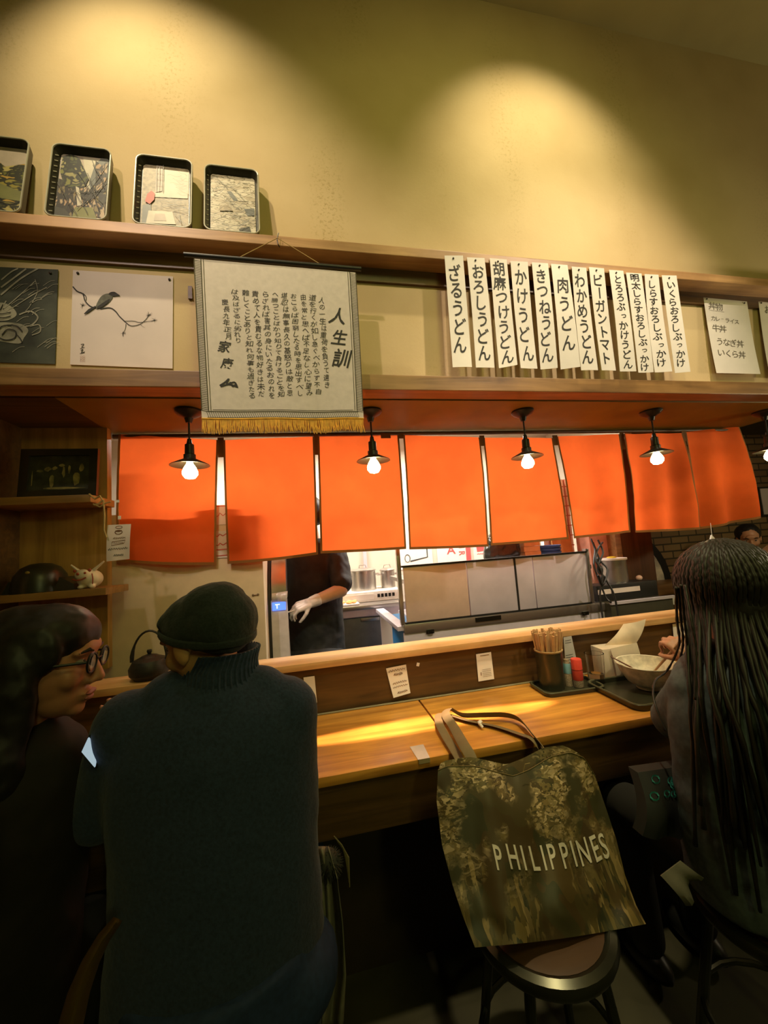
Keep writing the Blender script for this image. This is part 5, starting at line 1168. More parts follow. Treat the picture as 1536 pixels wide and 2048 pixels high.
# ================================================================== stools
M_SEAT = wood('stool_seat_wood', (0.055, 0.022, 0.006), (0.09, 0.04, 0.010), 2.0, 0.5)
M_STL = mat('stool_metal', (0.085, 0.085, 0.06), 0.28, 0.8)
def stool(x, y, label, zt=.455, r=.170):
    s_ = thing('bar_stool', label, 'stool', (x, y, 0), 'round bar stools')
    MB().lathe([(0, zt), (r - .045, zt), (r - .03, zt - .004), (r - .03, zt - .02), (0, zt - .02)], (x, y, 0), 40).build('seat', M_SEAT, s_, label='brown wooden seat disc')
    MB().lathe([(r - .032, zt - .006), (r - .018, zt + .002), (r - .004, zt - .004), (r, zt - .018), (r - .004, zt - .030), (r - .03, zt - .032)], (x, y, 0), 40).build('seat_ring', M_STL, s_, label='shiny metal ring')
    for k in range(4):
        a = PI / 4 + k * PI / 2
        MB().tube([(x + .12 * math.cos(a), y + .12 * math.sin(a), zt - .03), (x + .19 * math.cos(a), y + .19 * math.sin(a), .005)], .012, 10).build('leg', M_STL, s_)
    MB().tube([(x + .165 * math.cos(k * PI / 12), y + .165 * math.sin(k * PI / 12), .16) for k in range(25)], .008, 8, cap=False).build('foot_ring', M_STL, s_)
    return s_
stool(0.512, 0.955, 'round metal-rimmed bar stool under the printed tote bag')
stool(-0.215, 0.90, 'round bar stool under the man in the navy sweater')
stool(1.06, 0.83, 'round bar stool under the person with long braids')
stool(-0.72, 0.96, 'round bar stool under the long-haired person in glasses')

# ================================================================== tote bag
P_BAG = leaf_print()
bag = thing('tote_bag', 'leaf-printed brown tote bag with white PHILIPPINES lettering, standing on a stool', 'bag', (0.52, 0.95, .457))
TOPY, BOTY = 1.03, 0.868
def bag_f(u, v):
    # outline read along both sides of the bag, u across, v down
    L_ = [(876, 1540), (873, 1600), (884, 1690), (905, 1770), (925, 1830), (950, 1895)]
    R_ = [(1190, 1552), (1215, 1625), (1233, 1680), (1250, 1750), (1272, 1810), (1292, 1848)]
    k = min(v * 5, 4.999); i = int(k); t = k - i
    l = Vector(L_[i]).lerp(Vector(L_[i + 1]), t); r = Vector(R_[i]).lerp(Vector(R_[i + 1]), t)
    p = l.lerp(r, u)
    kn = ((0, 0), (.06, -9), (.24, -11), (.38, 0), (.48, 6), (.58, -8), (.72, -36), (.84, -46), (.93, -36), (1, 0)); y_top = 0
    for (a, ya), (b_, yb) in zip(kn, kn[1:]):
        if a <= u <= b_: y_top = ya + (yb - ya) * (u - a) / (b_ - a)
    y_top *= max(0, 1 - v) ** 3
    Y = TOPY + (BOTY - TOPY) * v
    Y -= 0.030 * math.sin(PI * u) * math.sin(PI * min(1, v * .8 + .08)) + .012 * noise.noise(Vector((u * 3.3, v * 2.4, 1.5))) + .006 * noise.noise(Vector((u * 9, v * 5, 4.5))) + .005 * math.sin(u * 19 + v * 3) * v
    return pt(p.x, p.y + y_top + 6 * v * v * math.sin(PI * u), Y)
MB().sheet(bag_f, 44, 40).build('front', P_BAG, bag, angle=3)
def bag_b(u, v):
    p = bag_f(u, v); d_ = .085 * math.sin(PI * u) ** .5 * (.25 + .75 * v) if 0 < u < 1 else 0
    e = p.copy(); e.y += d_ + (.012 if 0 < u < 1 else 0); e.z += .012 * (1 - v) * math.sin(PI * u); return e
MB().sheet(bag_b, 30, 30).build('back', P_BAG, bag, angle=3)
b = MB(); q = [bag_f(u / 40, 0) + Vector((0, -.001, .0)) for u in range(41)]; b.tube(q, .0013, 6); b.build('top_hem', mat('bag_hem', (0.13, 0.095, 0.03), 0.7), bag)
GLY_OFF = 0.012; GLY.clear()
b = MB(); word = 'PHILIPPINES'
# letter centres along the word, as they droop and rise with the cloth
def bag_uv(px, py):
    best = None
    u, v = .5, .55
    for it in range(40):
        def pj(u, v):
            d_ = bag_f(u, v) - CAM; z = d_.dot(FWD); return Vector((d_.dot(RIGHT) / z * F_PX + 768, d_.dot(DOWN) / z * F_PX + 1024))
        e = Vector((px, py)) - pj(u, v)
        du = (pj(u + .01, v) - pj(u, v)) / .01; dv = (pj(u, v + .01) - pj(u, v)) / .01
        det = du.x * dv.y - du.y * dv.x
        u += .7 * (e.x * dv.y - e.y * dv.x) / det; v += .7 * (du.x * e.y - du.y * e.x) / det
        u = min(max(u, 0.02), .98); v = min(max(v, .02), .98)
    return u, v
LX = [(996, 1714, -.10), (1025, 1712, -.05), (1046, 1714, -.04), (1068, 1715, -.03), (1086, 1714, 0), (1104, 1711, .03), (1129, 1709, .06), (1146, 1706, .10), (1166, 1702, .14), (1190, 1695, .22), (1206, 1690, .25)]
for ch, (px, py, rt) in zip(word, LX):
    u, v = bag_uv(px, py); put_glyph(b, ch, bag_f, u, v, .092, .185, rt, off=Vector((0, -.0025, 0)))
GLY_OFF = 0; GLY.clear()
b.build('lettering', mat('bag_letter', (0.62, 0.56, 0.44), 0.7), bag, smooth=False, label='white capital letters')
M_STRAP = mat('strap', (0.17, 0.125, 0.055), 0.8, var=0.1)
def strap(pts, wd):
    pts = [Vector(p) for p in pts]; P = [Vector(p) for p in bez([tuple(p) for p in pts], 60)]
    b = MB(); b.tube(P, wd / 2, 8, flat=(1.0, .14)); b.build('strap', M_STRAP, bag)
strap([pt(948, 1560, 1.035), pt(944, 1520, 1.06), pt(925, 1485, 1.12), pz(905, 1450, ZC + .02), pz(891, 1428, ZC + .035), pz(900, 1418, ZC + .030), pz(925, 1430, ZC + .018), pz(965, 1430, ZC + .02), pz(1010, 1430, ZC + .022), pz(1040, 1440, ZC + .02), pt(1066, 1470, 1.14), pt(1090, 1500, 1.08), pt(1105, 1535, 1.035)], .030)
strap([pt(930, 1560, 1.075), pt(920, 1520, 1.10), pz(893, 1475, ZC + .015), pz(878, 1445, ZC + .02), pz(880, 1430, ZC + .022), pz(900, 1430, ZC + .012), pz(940, 1442, ZC + .008), pz(990, 1452, ZC + .008), pz(1040, 1468, ZC + .010), pz(1068, 1480, ZC + .012), pt(1088, 1510, 1.10), pt(1098, 1540, 1.075)], .028)
# loose threads on the bag mouth
b = MB(); b.tube([pt(1046, 1546, 1.0), pt(1050, 1528, 1.0), pt(1060, 1526, 1.0)], .0008, 4); b.tube([pt(1116, 1508, 1.0), pt(1124, 1500, 1.0), pt(1130, 1508, 1.0)], .0008, 4); b.build('loose_thread', M_STRAW, bag)
# ================================================================== people
M_SKIN = mat('skin', (0.50, 0.25, 0.13), 0.5, var=0.06); M_SKIN2 = mat('skin_tan', (0.52, 0.23, 0.12), 0.5, var=0.06); M_SKIND = mat('skin_fair', (0.68, 0.48, 0.36), 0.5, var=0.05)
M_EYEW = mat('eye_white', (0.30, 0.26, 0.21), 0.3); M_IRIS = mat('iris', (0.03, 0.015, 0.01), 0.2); M_LIP = mat('lips', (0.36, 0.12, 0.09), 0.45); M_HAIR = mat('hair', (0.013, 0.010, 0.007), 0.5, var=0.3, scale=60, stretch=(1, 1, .1))
def frame(fwd, up=(0, 0, 1)):
    y = Vector(fwd).normalized(); x = y.cross(Vector(up)).normalized(); z = x.cross(y)
    return Matrix((x, y, z)).transposed()      # columns: right, forward, up
def head(mb, c, Rm, s=1.0):
    """cranium, jaw, cheeks, nose, lips, chin and ears in one mass; c is the middle of the head"""
    c = Vector(c)
    def T(x, y, z): return c + Rm @ (Vector((x, y, z)) * s)
    def e(p, r, rot=None): mb.ell(T(*p), tuple(k * s for k in r), Rm @ rot if rot else Rm, 20, 12)
    e((0, -.012, .035), (.076, .094, .082)); e((0, .030, -.005), (.066, .062, .090)); e((0, .038, -.060), (.050, .050, .050)); e((0, .068, -.092), (.024, .020, .018))
    for k in (-1, 1): e((k * .036, .066, -.020), (.026, .022, .026)); e((k * .030, .080, .030), (.026, .014, .010)); e((k * .076, .000, -.005), (.010, .022, .034)); e((k * .013, .096, -.036), (.009, .010, .008))
    e((0, .090, .038), (.040, .012, .020)); mb.capsule(T(0, .088, .022), T(0, .110, -.030), .008 * s, .0115 * s); e((0, .092, -.060), (.024, .010, .007)); e((0, .089, -.071), (.020, .010, .008))
    return T
def eyes_brows(parent, T, Rm, s=1.0, brow=True):
    for k in (-1, 1):
        eye = MB().ell(T(k * .031, .081, .010), (.012 * s, .0095 * s, .0065 * s), Rm, 16, 10).build('eye', M_EYEW, parent)
        MB().ell(T(k * .031, .0890, .010), (.0055 * s, .003 * s, .0055 * s), Rm, 12, 8).build('iris', M_IRIS, eye)
        if brow: MB().tube([T(k * .014, .097, .030), T(k * .032, .097, .036), T(k * .050, .084, .030)], [.003 * s, .004 * s, .002 * s], 6).build('eyebrow', M_HAIR, parent)
    b = MB(); b.ell(T(0, .0965, -.0605), (.022 * s, .007 * s, .0055 * s), Rm, 14, 8); b.ell(T(0, .094, -.071), (.018 * s, .007 * s, .0065 * s), Rm, 14, 8); b.build('lips', M_LIP, parent)
def hand(mb, wrist, fwd, palm, curl=0.5, side=1, s=1.0, spread=1.0):
    """palm, four bent fingers of different length and a thumb leaving the palm's side; palm = direction the palm faces"""
    w = Vector(wrist); y = Vector(fwd).normalized(); z = -Vector(palm).normalized(); x = y.cross(z).normalized() * side; z = z - y * z.dot(y); z.normalize()
    def T(a, b, c): return w + (x * a + y * b + z * c) * s
    mb.capsule(w, T(0, .02, 0), .025 * s, .027 * s)
    for k, (a, b) in enumerate(((-.030, .085), (-.010, .092), (.010, .088), (.028, .078))):
        mb.capsule(T(a * .7, .022, 0), T(a, b, .002), .017 * s, .0125 * s, 10)
    for a, b, l in ((-.031, .090, .070), (-.010, .097, .080), (.011, .093, .073), (.029, .082, .056)):
        p = T(a, b, 0); ang = 0.0; segs = [l * .45, l * .32, l * .26]; r = .0092
        for j, sg in enumerate(segs):
            ang += curl * (0.75, 0.95, 0.7)[j]
            d_ = (y * math.cos(ang) - z * math.sin(ang) + x * a * spread * 1.2).normalized(); n_ = p + d_ * sg * s
            mb.capsule(p, n_, r * s, (r - .0009) * s, 10); p = n_; r -= .0009
    p = T(-.022, .028, -.006); d1 = (-x * .62 + y * .62 - z * .45).normalized(); p1 = p + d1 * .040 * s; d2 = (-x * .15 + y * .82 - z * (.35 + .5 * curl)).normalized(); p2 = p1 + d2 * .033 * s; p3 = p2 + (d2 + x * .25 * curl).normalized() * .024 * s
    mb.capsule(p, p1, .014 * s, .011 * s, 10); mb.capsule(p1, p2, .0105 * s, .0098 * s, 10); mb.capsule(p2, p3, .0095 * s, .0080 * s, 10)
    return T
def knit(name, color, sc=140):
    M = mat(name, color, 0.95, var=0.25, scale=sc, bump=0.18, sheen=0.12); return M

# ---------------------------------------------------- man in the navy sweater (back to us, looking left)
mn = thing('person', 'person seen from behind in a navy turtleneck sweater and dark beanie, turned to the left', 'person', (-0.215, 0.92, .457))
hc = Vector((-.232, .945, 1.196)); hR = frame((-.80, .50, -.30), (-.10, 0, 1)); HS = .93
b = MB(); T = head(b, hc, hR, HS)
b.capsule(hc + Vector((.02, 0, -.05)), (-.208, .957, 1.08), .046, .050)
# hands resting on the counter edge, hidden in front of him
hand(b, (-.26, 1.215, .785), (-.75, .6, -.05), (0, 0, -1), .3, 1); hand(b, (-.47, 1.215, .785), (.55, .8, -.05), (0, 0, -1), .3, -1)
b.capsule((-.21, .955, 1.12), (-.21, .94, .95), .05, .06)
b.capsule((-.21, .94, .98), (-.08, .99, .80), .03, .03); b.capsule((-.08, .99, .80), (-.26, 1.215, .785), .030, .025); b.capsule((-.21, .94, .98), (-.44, 1.0, .83), .03, .03); b.capsule((-.44, 1.0, .83), (-.47, 1.215, .785), .030, .025)
fused('body', b, mat('skin_warm', (0.66, 0.36, 0.15), 0.5, var=0.06), mn, .0052, 3); eyes_brows(mn, T, hR, HS)
b = MB()
b.loft([(-.225, .90, .43, .205, .150), (-.22, .91, .50, .205, .148), (-.216, .92, .60, .208, .144), (-.214, .93, .75, .206, .138), (-.216, .94, .88, .212, .134), (-.215, .945, .98, .216, .126), (-.212, .95, 1.05, .190, .108), (-.210, .955, 1.09, .130, .090), (-.208, .957, 1.115, .080, .074)])
b.capsule((-.068, .945, 1.025), (-.064, .935, .80), .072, .062); b.capsule((-.064, .935, .80), (-.24, 1.20, .792), .058, .040)
b.capsule((-.385, .95, 1.035), (-.455, .985, .86), .074, .064); b.capsule((-.455, .985, .86), (-.46, 1.195, .797), .058, .042)
b.capsule((-.12, .95, 1.065), (-.31, .95, 1.075), .062, .062)
fused('sweater', b, knit('navy_knit', (0.028, 0.047, 0.098)), mn, .009, 8, .016, .16)
b = MB()
NC = Vector((-.205, .957, 0))
b.loft([(-.208, .955, 1.085, .088, .084), (-.206, .957, 1.125, .077, .075), (-.198, .955, 1.150, .072, .071), (-.190, .950, 1.166, .070, .069), (-.190, .950, 1.168, .063, .062), (-.20, .955, 1.13, .064, .064)])
for k in range(44):
    a = 2 * PI * k / 44
    b.tube([(-.207 + .094 * math.cos(a), .956 + .090 * math.sin(a), 1.08), (-.206 + .0795 * math.cos(a), .957 + .0775 * math.sin(a), 1.115), (-.205 + .0765 * math.cos(a), .957 + .0745 * math.sin(a), 1.135), (-.198 + .0725 * math.cos(a), .955 + .0715 * math.sin(a), 1.150), (-.190 + .0700 * math.cos(a), .950 + .0690 * math.sin(a), 1.168)], .0026, 5)
b.build('collar', knit('navy_knit', (0.028, 0.047, 0.098)), mn, angle=3, label='ribbed turtleneck collar')
# beanie
b = MB(); Bc = hc + hR @ Vector((0, -.014, .036))
b.ell(Bc, (.083, .098, .068), hR @ Matrix.Rotation(.34, 3, 'X')); b.ell(Bc + hR @ Vector((0, -.046, -.012)), (.080, .070, .070), hR); b.ell(Bc + hR @ Vector((0, .040, .028)), (.072, .062, .030), hR); b.ell(Bc + hR @ Vector((0, -.058, -.040)), (.066, .044, .044), hR); b.ell(Bc + hR @ Vector((0, -.03, .022)), (.074, .074, .056), hR)
fused('beanie', b, knit('beanie_knit', (0.020, 0.029, 0.028), 170), mn, .005, 4, .008, .05)
b = MB()
b.tube([Bc + hR @ (Vector((.0815 * math.sin(a), .004 + .098 * math.cos(a), -.024 + .046 * math.cos(a)))) for a in [2 * PI * k / 30 for k in range(31)]], .0050, 8, cap=False, flat=(1, 1.8))
b.build('beanie_brim', knit('beanie_knit', (0.020, 0.029, 0.028), 170), mn)
b = MB()
b.loft([(-.21, .90, .462, .175, .14), (-.21, .90, .52, .188, .15), (-.21, .90, .62, .180, .14)])
b.capsule((-.11, .93, .545), (-.06, 1.27, .495), .088, .062); b.capsule((-.32, .93, .545), (-.36, 1.27, .495), .088, .062); b.capsule((-.06, 1.27, .495), (-.08, 1.22, .10), .060, .050); b.capsule((-.36, 1.27, .495), (-.34, 1.22, .10), .060, .050)
b.ell((-.085, .905, .530), (.105, .11, .085))
fused('jeans', b, mat('blue_denim', (0.022, 0.045, 0.13), 0.8, var=0.2, scale=90), mn, .010, 6, .01, .1, label='blue jeans')
for x in (-.08, -.34):
    MB().ell((x, 1.25, .045), (.045, .12, .045)).build('shoe', M_BLACK, mn)
# pale cloth coat hanging from the hook strip under the counter, right of the man
co = thing('hanging_coat', 'grey coat with a dark fur ball, hanging under the counter beside the navy sweater', 'coat', (0.03, 1.08, .3))
def cf_(u, v):
    c = [(640, 1700), (655, 1760), (664, 1850), (668, 1950), (660, 2060)]; k = min(v * 4, 3.999); i = int(k); p = Vector(c[i]).lerp(Vector(c[i + 1]), k - i)
    wd_ = 30 + 14 * v
    return pt(p.x + (u - .4) * wd_, p.y, 1.00 + .02 * math.sin(u * 9 + v * 4) - .10 * (u - .5) * (u - .5))
MB().sheet(cf_, 14, 20, .012).build('coat_cloth', mat('grey_cloth', (0.24, 0.22, 0.16), 0.9, var=0.2, scale=30), co, angle=3)
b = MB(); q = random.Random(8); fc = pt(657, 1725, 1.0)
b.ell(fc, (.024, .024, .030))
for i in range(220):
    a, z = q.uniform(0, 2 * PI), q.uniform(-1, 1); d_ = Vector((math.sqrt(1 - z * z) * math.cos(a), math.sqrt(1 - z * z) * math.sin(a), z))
    b.tube([fc + d_ * .022, fc + d_ * .036 + Vector((0, 0, -.004))], [.0016, .0004], 3, cap=False)
b.build('fur_ball', mat('dark_fur', (0.05, 0.05, 0.04), 0.8), co, angle=3)
b = MB()
for i in range(7): b.tube([pt(668 + i * 2, 1672 + i * 3, 1.0), pt(684 + i * 2.2, 1690 + i * 4, .995), pt(692 + i * 1.2, 1720 + i * 9, 1.0)], .0014, 4)
b.build('fur_strands', mat('tan_fur', (0.22, 0.18, 0.08), 0.8), co)

# ---------------------------------------------------- long-haired woman with glasses, far left
wl_ = thing('person', 'person at far left in dark clothes and glasses, long dark hair, facing right', 'person', (-0.70, 0.96, .457))
hc = Vector((-.565, .97, 1.175)); hR = frame((1, .10, -.10), (.02, 0, 1))
b = MB(); T = head(b, hc, hR, .98)
b.capsule(hc + Vector((-.03, 0, -.06)), (-.63, .97, 1.02), .052, .058)
hand(b, (-.54, 1.12, .90), (.35, .35, .7), (-.4, -.8, 0), .7, 1)
b.capsule((-.63, .97, 1.05), (-.64, .96, .9), .05, .06); b.capsule((-.64, .96, .95), (-.60, .88, .84), .03, .03); b.capsule((-.60, .88, .84), (-.54, 1.12, .90), .03, .024)
fused('body', b, M_SKIN2, wl_, .0052, 3); eyes_brows(wl_, T, hR, .98)
b = MB()
b.ell(hc + hR @ Vector((0, -.030, .040)), (.088, .100, .086), hR); b.ell(hc + hR @ Vector((0, -.062, -.04)), (.094, .072, .12), hR); b.ell(hc + hR @ Vector((0, -.070, -.15)), (.112, .070, .15), hR)
for k in (-1, 1):
    b.ell(hc + hR @ Vector((k * .070, .004, .040)), (.020, .060, .056), hR); b.ell(hc + hR @ Vector((k * .082, -.016, -.06)), (.028, .052, .125), hR); b.ell(hc + hR @ Vector((k * .088, -.020, -.17)), (.034, .052, .10), hR)
b.ell(hc + hR @ Vector((0, .012, .062)), (.080, .088, .066), hR)
fused('hair', b, M_HAIR, wl_, .006, 6, .008, .03)
gl_ = MB()
for k in (-1, 1):
    gl_.tube([T(k * .033 + .023 * math.cos(a), .104, .008 + .020 * math.sin(a)) for a in [2 * PI * j / 20 for j in range(21)]], .0026, 6, cap=False)
    gl_.tube([T(k * .056, .102, .014), T(k * .076, .06, .014), T(k * .080, .005, .012)], .0028, 6)
gl_.tube([T(-.010, .106, .012), T(.010, .106, .012)], .002, 6)
gs = gl_.build('glasses', M_BLACK, wl_, label='dark framed glasses')
for k in (-1, 1): MB().ell(T(k * .033, .104, .008), (.022, .0012, .019), hR, 20, 6).build('lens', glass_mat('lens_glass'), gs)
b = MB()
b.loft([(-.70, .96, .48, .19, .15), (-.69, .96, .65, .20, .15), (-.68, .96, .85, .20, .14), (-.66, .965, .96, .19, .125), (-.64, .97, 1.02, .15, .10), (-.63, .97, 1.06, .085, .075)])
b.capsule((-.64, .83, .98), (-.60, .87, .83), .070, .056); b.capsule((-.60, .87, .83), (-.545, 1.095, .888), .050, .038); b.capsule((-.74, 1.10, .98), (-.62, 1.18, .83), .070, .058)
fused('jacket', b, mat('black_jacket', (0.012, 0.008, 0.004), 0.8, var=0.2), wl_, .010, 8, .014, .1)
b = MB(); b.capsule((-.62, .92, .54), (-.55, 1.24, .495), .085, .060); b.capsule((-.55, 1.24, .495), (-.56, 1.22, .10), .060, .05); b.capsule((-.78, .95, .54), (-.76, 1.24, .495), .085, .060); b.capsule((-.76, 1.24, .495), (-.76, 1.22, .1), .060, .05); b.ell((-.70, .93, .54), (.19, .15, .08))
fused('trousers', b, mat('black_trousers', (0.013, 0.012, 0.008), 0.85), wl_, .012, 6)
for x in (-.56, -.76): MB().ell((x, 1.25, .045), (.042, .11, .045)).build('shoe', M_BLACK, wl_)
# lit phone in her hands
ph = thing('smartphone', 'lit bluish-white phone screen between the person in glasses and the navy sweater', 'phone', (-.47, 1.0, 1.0))
A, B, C, D = pt(176, 1476, .90), pt(196, 1500, .90), pt(189, 1535, .88), pt(163, 1504, .88)
f = quad_surf(A, B, C, D)
MB().prism([f(-.06, -.06) + Vector((0, .004, 0)), f(1.06, -.06) + Vector((0, .004, 0)), f(1.06, 1.06) + Vector((0, .004, 0)), f(-.06, 1.06) + Vector((0, .004, 0))], (0, .008, 0)).build('case', M_BLACK, ph, smooth=False)
MB().prism([f(0, 0), f(1, 0), f(1, 1), f(0, 1)], (0, .004, 0)).build('screen', mat('screen_glow', (0.6, 0.75, 0.9), 0.3, emit=(0.55, 0.72, 0.9), estr=0.55), ph, smooth=False)
# tan strap hanging at her side
b = MB()
def st_(u, v):
    c = [(232, 1845), (205, 1880), (178, 1930), (155, 1990), (135, 2070)]; k = min(v * 4, 3.999); i = int(k); p = Vector(c[i]).lerp(Vector(c[i + 1]), k - i)
    return pt(p.x + (u - .5) * (18 + 30 * v), p.y + (u - .5) * 8, .70 - .03 * math.sin(PI * u))
tag(b.sheet(st_, 8, 16, .006).build('shoulder_strap', mat('tan_leather', (0.13, 0.078, 0.011), 0.5)), 'tan leather strap curving down at the bottom left behind the navy sweater', 'strap')

# ---------------------------------------------------- person with long braids, right
wr = thing('person', 'person seen from behind with long dark braids and a blue-grey jacket, eating with chopsticks', 'person', (1.06, 0.83, .457))
hc = Vector((1.085, .86, 1.205)); hR = frame((.06, 1, -.45), (0, .2, 1))
b = MB(); T = head(b, hc, hR, 1.0)
b.capsule(hc + Vector((0, -.02, -.06)), (1.075, .83, 1.05), .054, .060)
wv = pt(1392, 1322, 1.14); EL = pt(1348, 1440, .985); 
hand(b, wv, (-.05, .50, .40), (.35, .45, -.8), 1.0, 1, .95)
hand(b, (1.30, 1.10, .80), (-.2, 1, -.1), (0, 0, -1), .5, -1, .95)
b.capsule((1.075, .83, 1.06), (1.07, .82, .90), .05, .06); b.capsule((1.07, .83, .98), EL, .03, .03); b.capsule(EL, wv, .030, .024); b.capsule((1.07, .83, .98), (1.29, .90, .83), .03, .03); b.capsule((1.29, .90, .83), (1.30, 1.10, .80), .03, .024)
fused('body', b, mat('skin_brown', (0.50, 0.26, 0.15), 0.5, var=0.06), wr, .0052, 3); eyes_brows(wr, T, hR)
b = MB()
b.loft([(1.07, .83, .48, .20, .15), (1.07, .83, .62, .205, .15), (1.075, .83, .78, .205, .145), (1.08, .83, .92, .205, .13), (1.08, .835, 1.00, .175, .115), (1.08, .84, 1.05, .10, .085), (1.08, .845, 1.075, .07, .07)])
b.capsule((.950, .845, .955), EL, .066, .056); b.capsule(EL, EL.lerp(wv, .86), .052, .034)
b.capsule((1.25, .85, .975), (1.31, .90, .83), .072, .062); b.capsule((1.31, .90, .83), (1.30, 1.07, .805), .058, .04)
fused('jacket', b, mat('blue_grey_denim', (0.066, 0.090, 0.096), 0.75, var=0.25, scale=70), wr, .009, 7, .016, .10)
b = MB(); q = random.Random(12)
HC = hc + Vector((0, -.012, .012)); HR3 = Vector((.104, .112, .108))
b.ell(HC, tuple(HR3), None, 28, 18); b.ell(HC + Vector((0, -.035, -.06)), (.088, .070, .08))
hb_ = MB()
def braid(p, r, seed):
    pts = [Vector(x) for x in bez([tuple(v) for v in p], 26)]; n = len(pts); wob = random.Random(seed).uniform(0, 6)
    hb_.tube(pts, [r * (1 + .22 * math.sin(i * 2.2 + wob)) * (1 - .35 * i / n) for i in range(n)], 6)
# rows lie on the scalp from the crown, then the long braids fall over the back and both shoulders
for i in range(84):
    ph = -PI / 2 + (i / 83 - .5) * 2 * math.radians(138) + q.uniform(-.03, .03)      # -90 degrees is the back of the head
    cx, sy = math.cos(ph), math.sin(ph)
    P = [HC + Vector((HR3.x * math.sin(th) * cx * 1.01, HR3.y * math.sin(th) * sy * 1.01, HR3.z * math.cos(th) * 1.01)) for th in (.10, .45, .85, 1.25, 1.6)]
    e5 = HC + Vector((.104 * cx, .100 * sy, -.075)); zb = q.uniform(.52, .74); sp_ = q.uniform(.15, .20)
    sy2 = min(sy, .15)
    e6 = Vector((1.083 + sp_ * cx, .835 + .150 * sy2 - (.03 if sy2 > -.4 else 0), 1.01)); e7 = Vector((1.083 + (sp_ + .035) * cx + q.uniform(-.02, .02), .83 + .185 * sy2 - (.05 if sy2 > -.4 else 0), .90)); e8 = Vector((e7.x + q.uniform(-.03, .03), e7.y + q.uniform(-.015, .012), zb))
    braid(P + [e5, e6, e7, e8], q.uniform(.0052, .0075), i)
for k, pts in enumerate((((1352, 1175, .82), (1354, 1240, .88), (1358, 1290, .95), (1335, 1340, 1.02), (1310, 1362, 1.0), (1308, 1400, .94), (1330, 1462, .90)), ((1356, 1175, .82), (1362, 1240, .86), (1366, 1290, .90), (1352, 1340, .93), (1336, 1365, .94)), ((1362, 1170, .81), (1368, 1230, .84), (1374, 1290, .85), (1371, 1340, .86), (1354, 1360, .88)),
                         ((1370, 1170, .80), (1382, 1240, .77), (1392, 1300, .76), (1390, 1400, .75)))):
    braid([pt(*p) for p in pts], .0036, 100 + k)
fused('hair_cap', b, M_HAIR, wr, .006, 4, .010, .03)
hb_.build('braids', M_HAIR, wr, angle=3, label='long thin dark braids')
b = MB(); b.capsule((.98, .86, .54), (.96, 1.18, .495), .088, .060); b.capsule((.96, 1.18, .495), (.98, 1.16, .1), .060, .05); b.capsule((1.17, .86, .54), (1.19, 1.18, .495), .088, .060); b.capsule((1.19, 1.18, .495), (1.18, 1.16, .1), .060, .05); b.ell((1.07, .82, .54), (.19, .15, .08))
fused('trousers', b, mat('black_trousers', (0.013, 0.012, 0.008), 0.85), wr, .012, 6)
for x in (.98, 1.18): MB().ell((x, 1.19, .045), (.042, .11, .045)).build('shoe', M_BLACK, wr)
c1 = pt(1350, 1294, 1.185); c2 = pt(1304, 1347, 1.315); d_ = (c1 - c2)
for k, (o1, lb) in enumerate(((Vector((.006, 0, .004)), 'upper wooden chopstick held in the braided person\'s hand'), (Vector((-.006, -.003, -.004)), 'lower wooden chopstick held in the braided person\'s hand'))):
    tag(MB().tube([c2 + o1 * .5, c1 + o1 + d_ * .35], [.0030, .0044], 6).build('chopstick', mat('chopstick_tan', (0.50, 0.34, 0.17), 0.6)), lb, 'chopstick', 'chopsticks in use')
# teal patch and paper hanging by her stool
f = quad_surf(pt(1283, 1560, .92), pt(1350, 1548, .92), pt(1345, 1592, .90), pt(1290, 1590, .90), .01, .01, 1)
tb = thing('patterned_pouch', 'dark pouch with teal floral print under the counter beside the braided person', 'pouch', f(.5, 1))
f2 = quad_surf(pt(1275, 1545, .925), pt(1365, 1532, .925), pt(1362, 1680, .88), pt(1285, 1672, .88), .02, .01, 1)
MB().sheet(f2, 10, 10, .03).build('pouch_body', mat('pouch_dark', (0.006, 0.007, 0.005), 0.7), tb)
b = MB(); q = random.Random(6)
for i in range(9):
    u, v = q.uniform(.1, .9), q.uniform(.1, .36); rr = q.uniform(.05, .10)
    b.ribbon([f2(u + rr * math.cos(k * .7), v + rr * .6 * math.sin(k * .7)) + OFF * 3 for k in range(10)], .004, (0, -1, 0))
b.build('floral_print', mat('teal', (0.02, 0.20, 0.17), 0.6), tb, smooth=False, label='teal floral print')
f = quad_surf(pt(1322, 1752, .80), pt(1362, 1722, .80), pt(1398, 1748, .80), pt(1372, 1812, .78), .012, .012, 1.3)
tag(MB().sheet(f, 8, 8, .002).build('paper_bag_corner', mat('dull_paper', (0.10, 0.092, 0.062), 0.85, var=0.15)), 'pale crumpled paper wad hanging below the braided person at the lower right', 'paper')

# ---------------------------------------------------- cook in black behind the sill
ck_ = thing('person', 'cook in black uniform and white glove standing in the kitchen', 'person', (0.0, 2.52, 0))
hc = Vector((0.0, 2.50, 1.60)); hR = frame((-.75, -.45, -.35))
b = MB(); T = head(b, hc, hR, 1.0)
b.capsule(hc + Vector((.01, .02, -.06)), (.02, 2.53, 1.44), .055, .062); b.capsule((.02, 2.53, 1.46), (.02, 2.52, 1.2), .055, .06)
el = pt(682, 1180, 2.36); wr2 = pt(624, 1204, 2.30)
b.capsule((.17, 2.50, 1.34), tuple(el), .045, .042); b.capsule(tuple(el), tuple(wr2), .043, .030)
b.capsule((-.13, 2.54, 1.34), (-.12, 2.66, 1.10), .04, .038); b.capsule((-.12, 2.66, 1.10), (-.10, 2.72, .90), .035, .028); hand(b, (-.10, 2.72, .88), (.0, -.1, -1), (.5, .2, 0), .5, 1)
hand(b, wr2, pt(592, 1216, 2.28) - wr2, (.1, .5, -.75), .75, 1, .92)
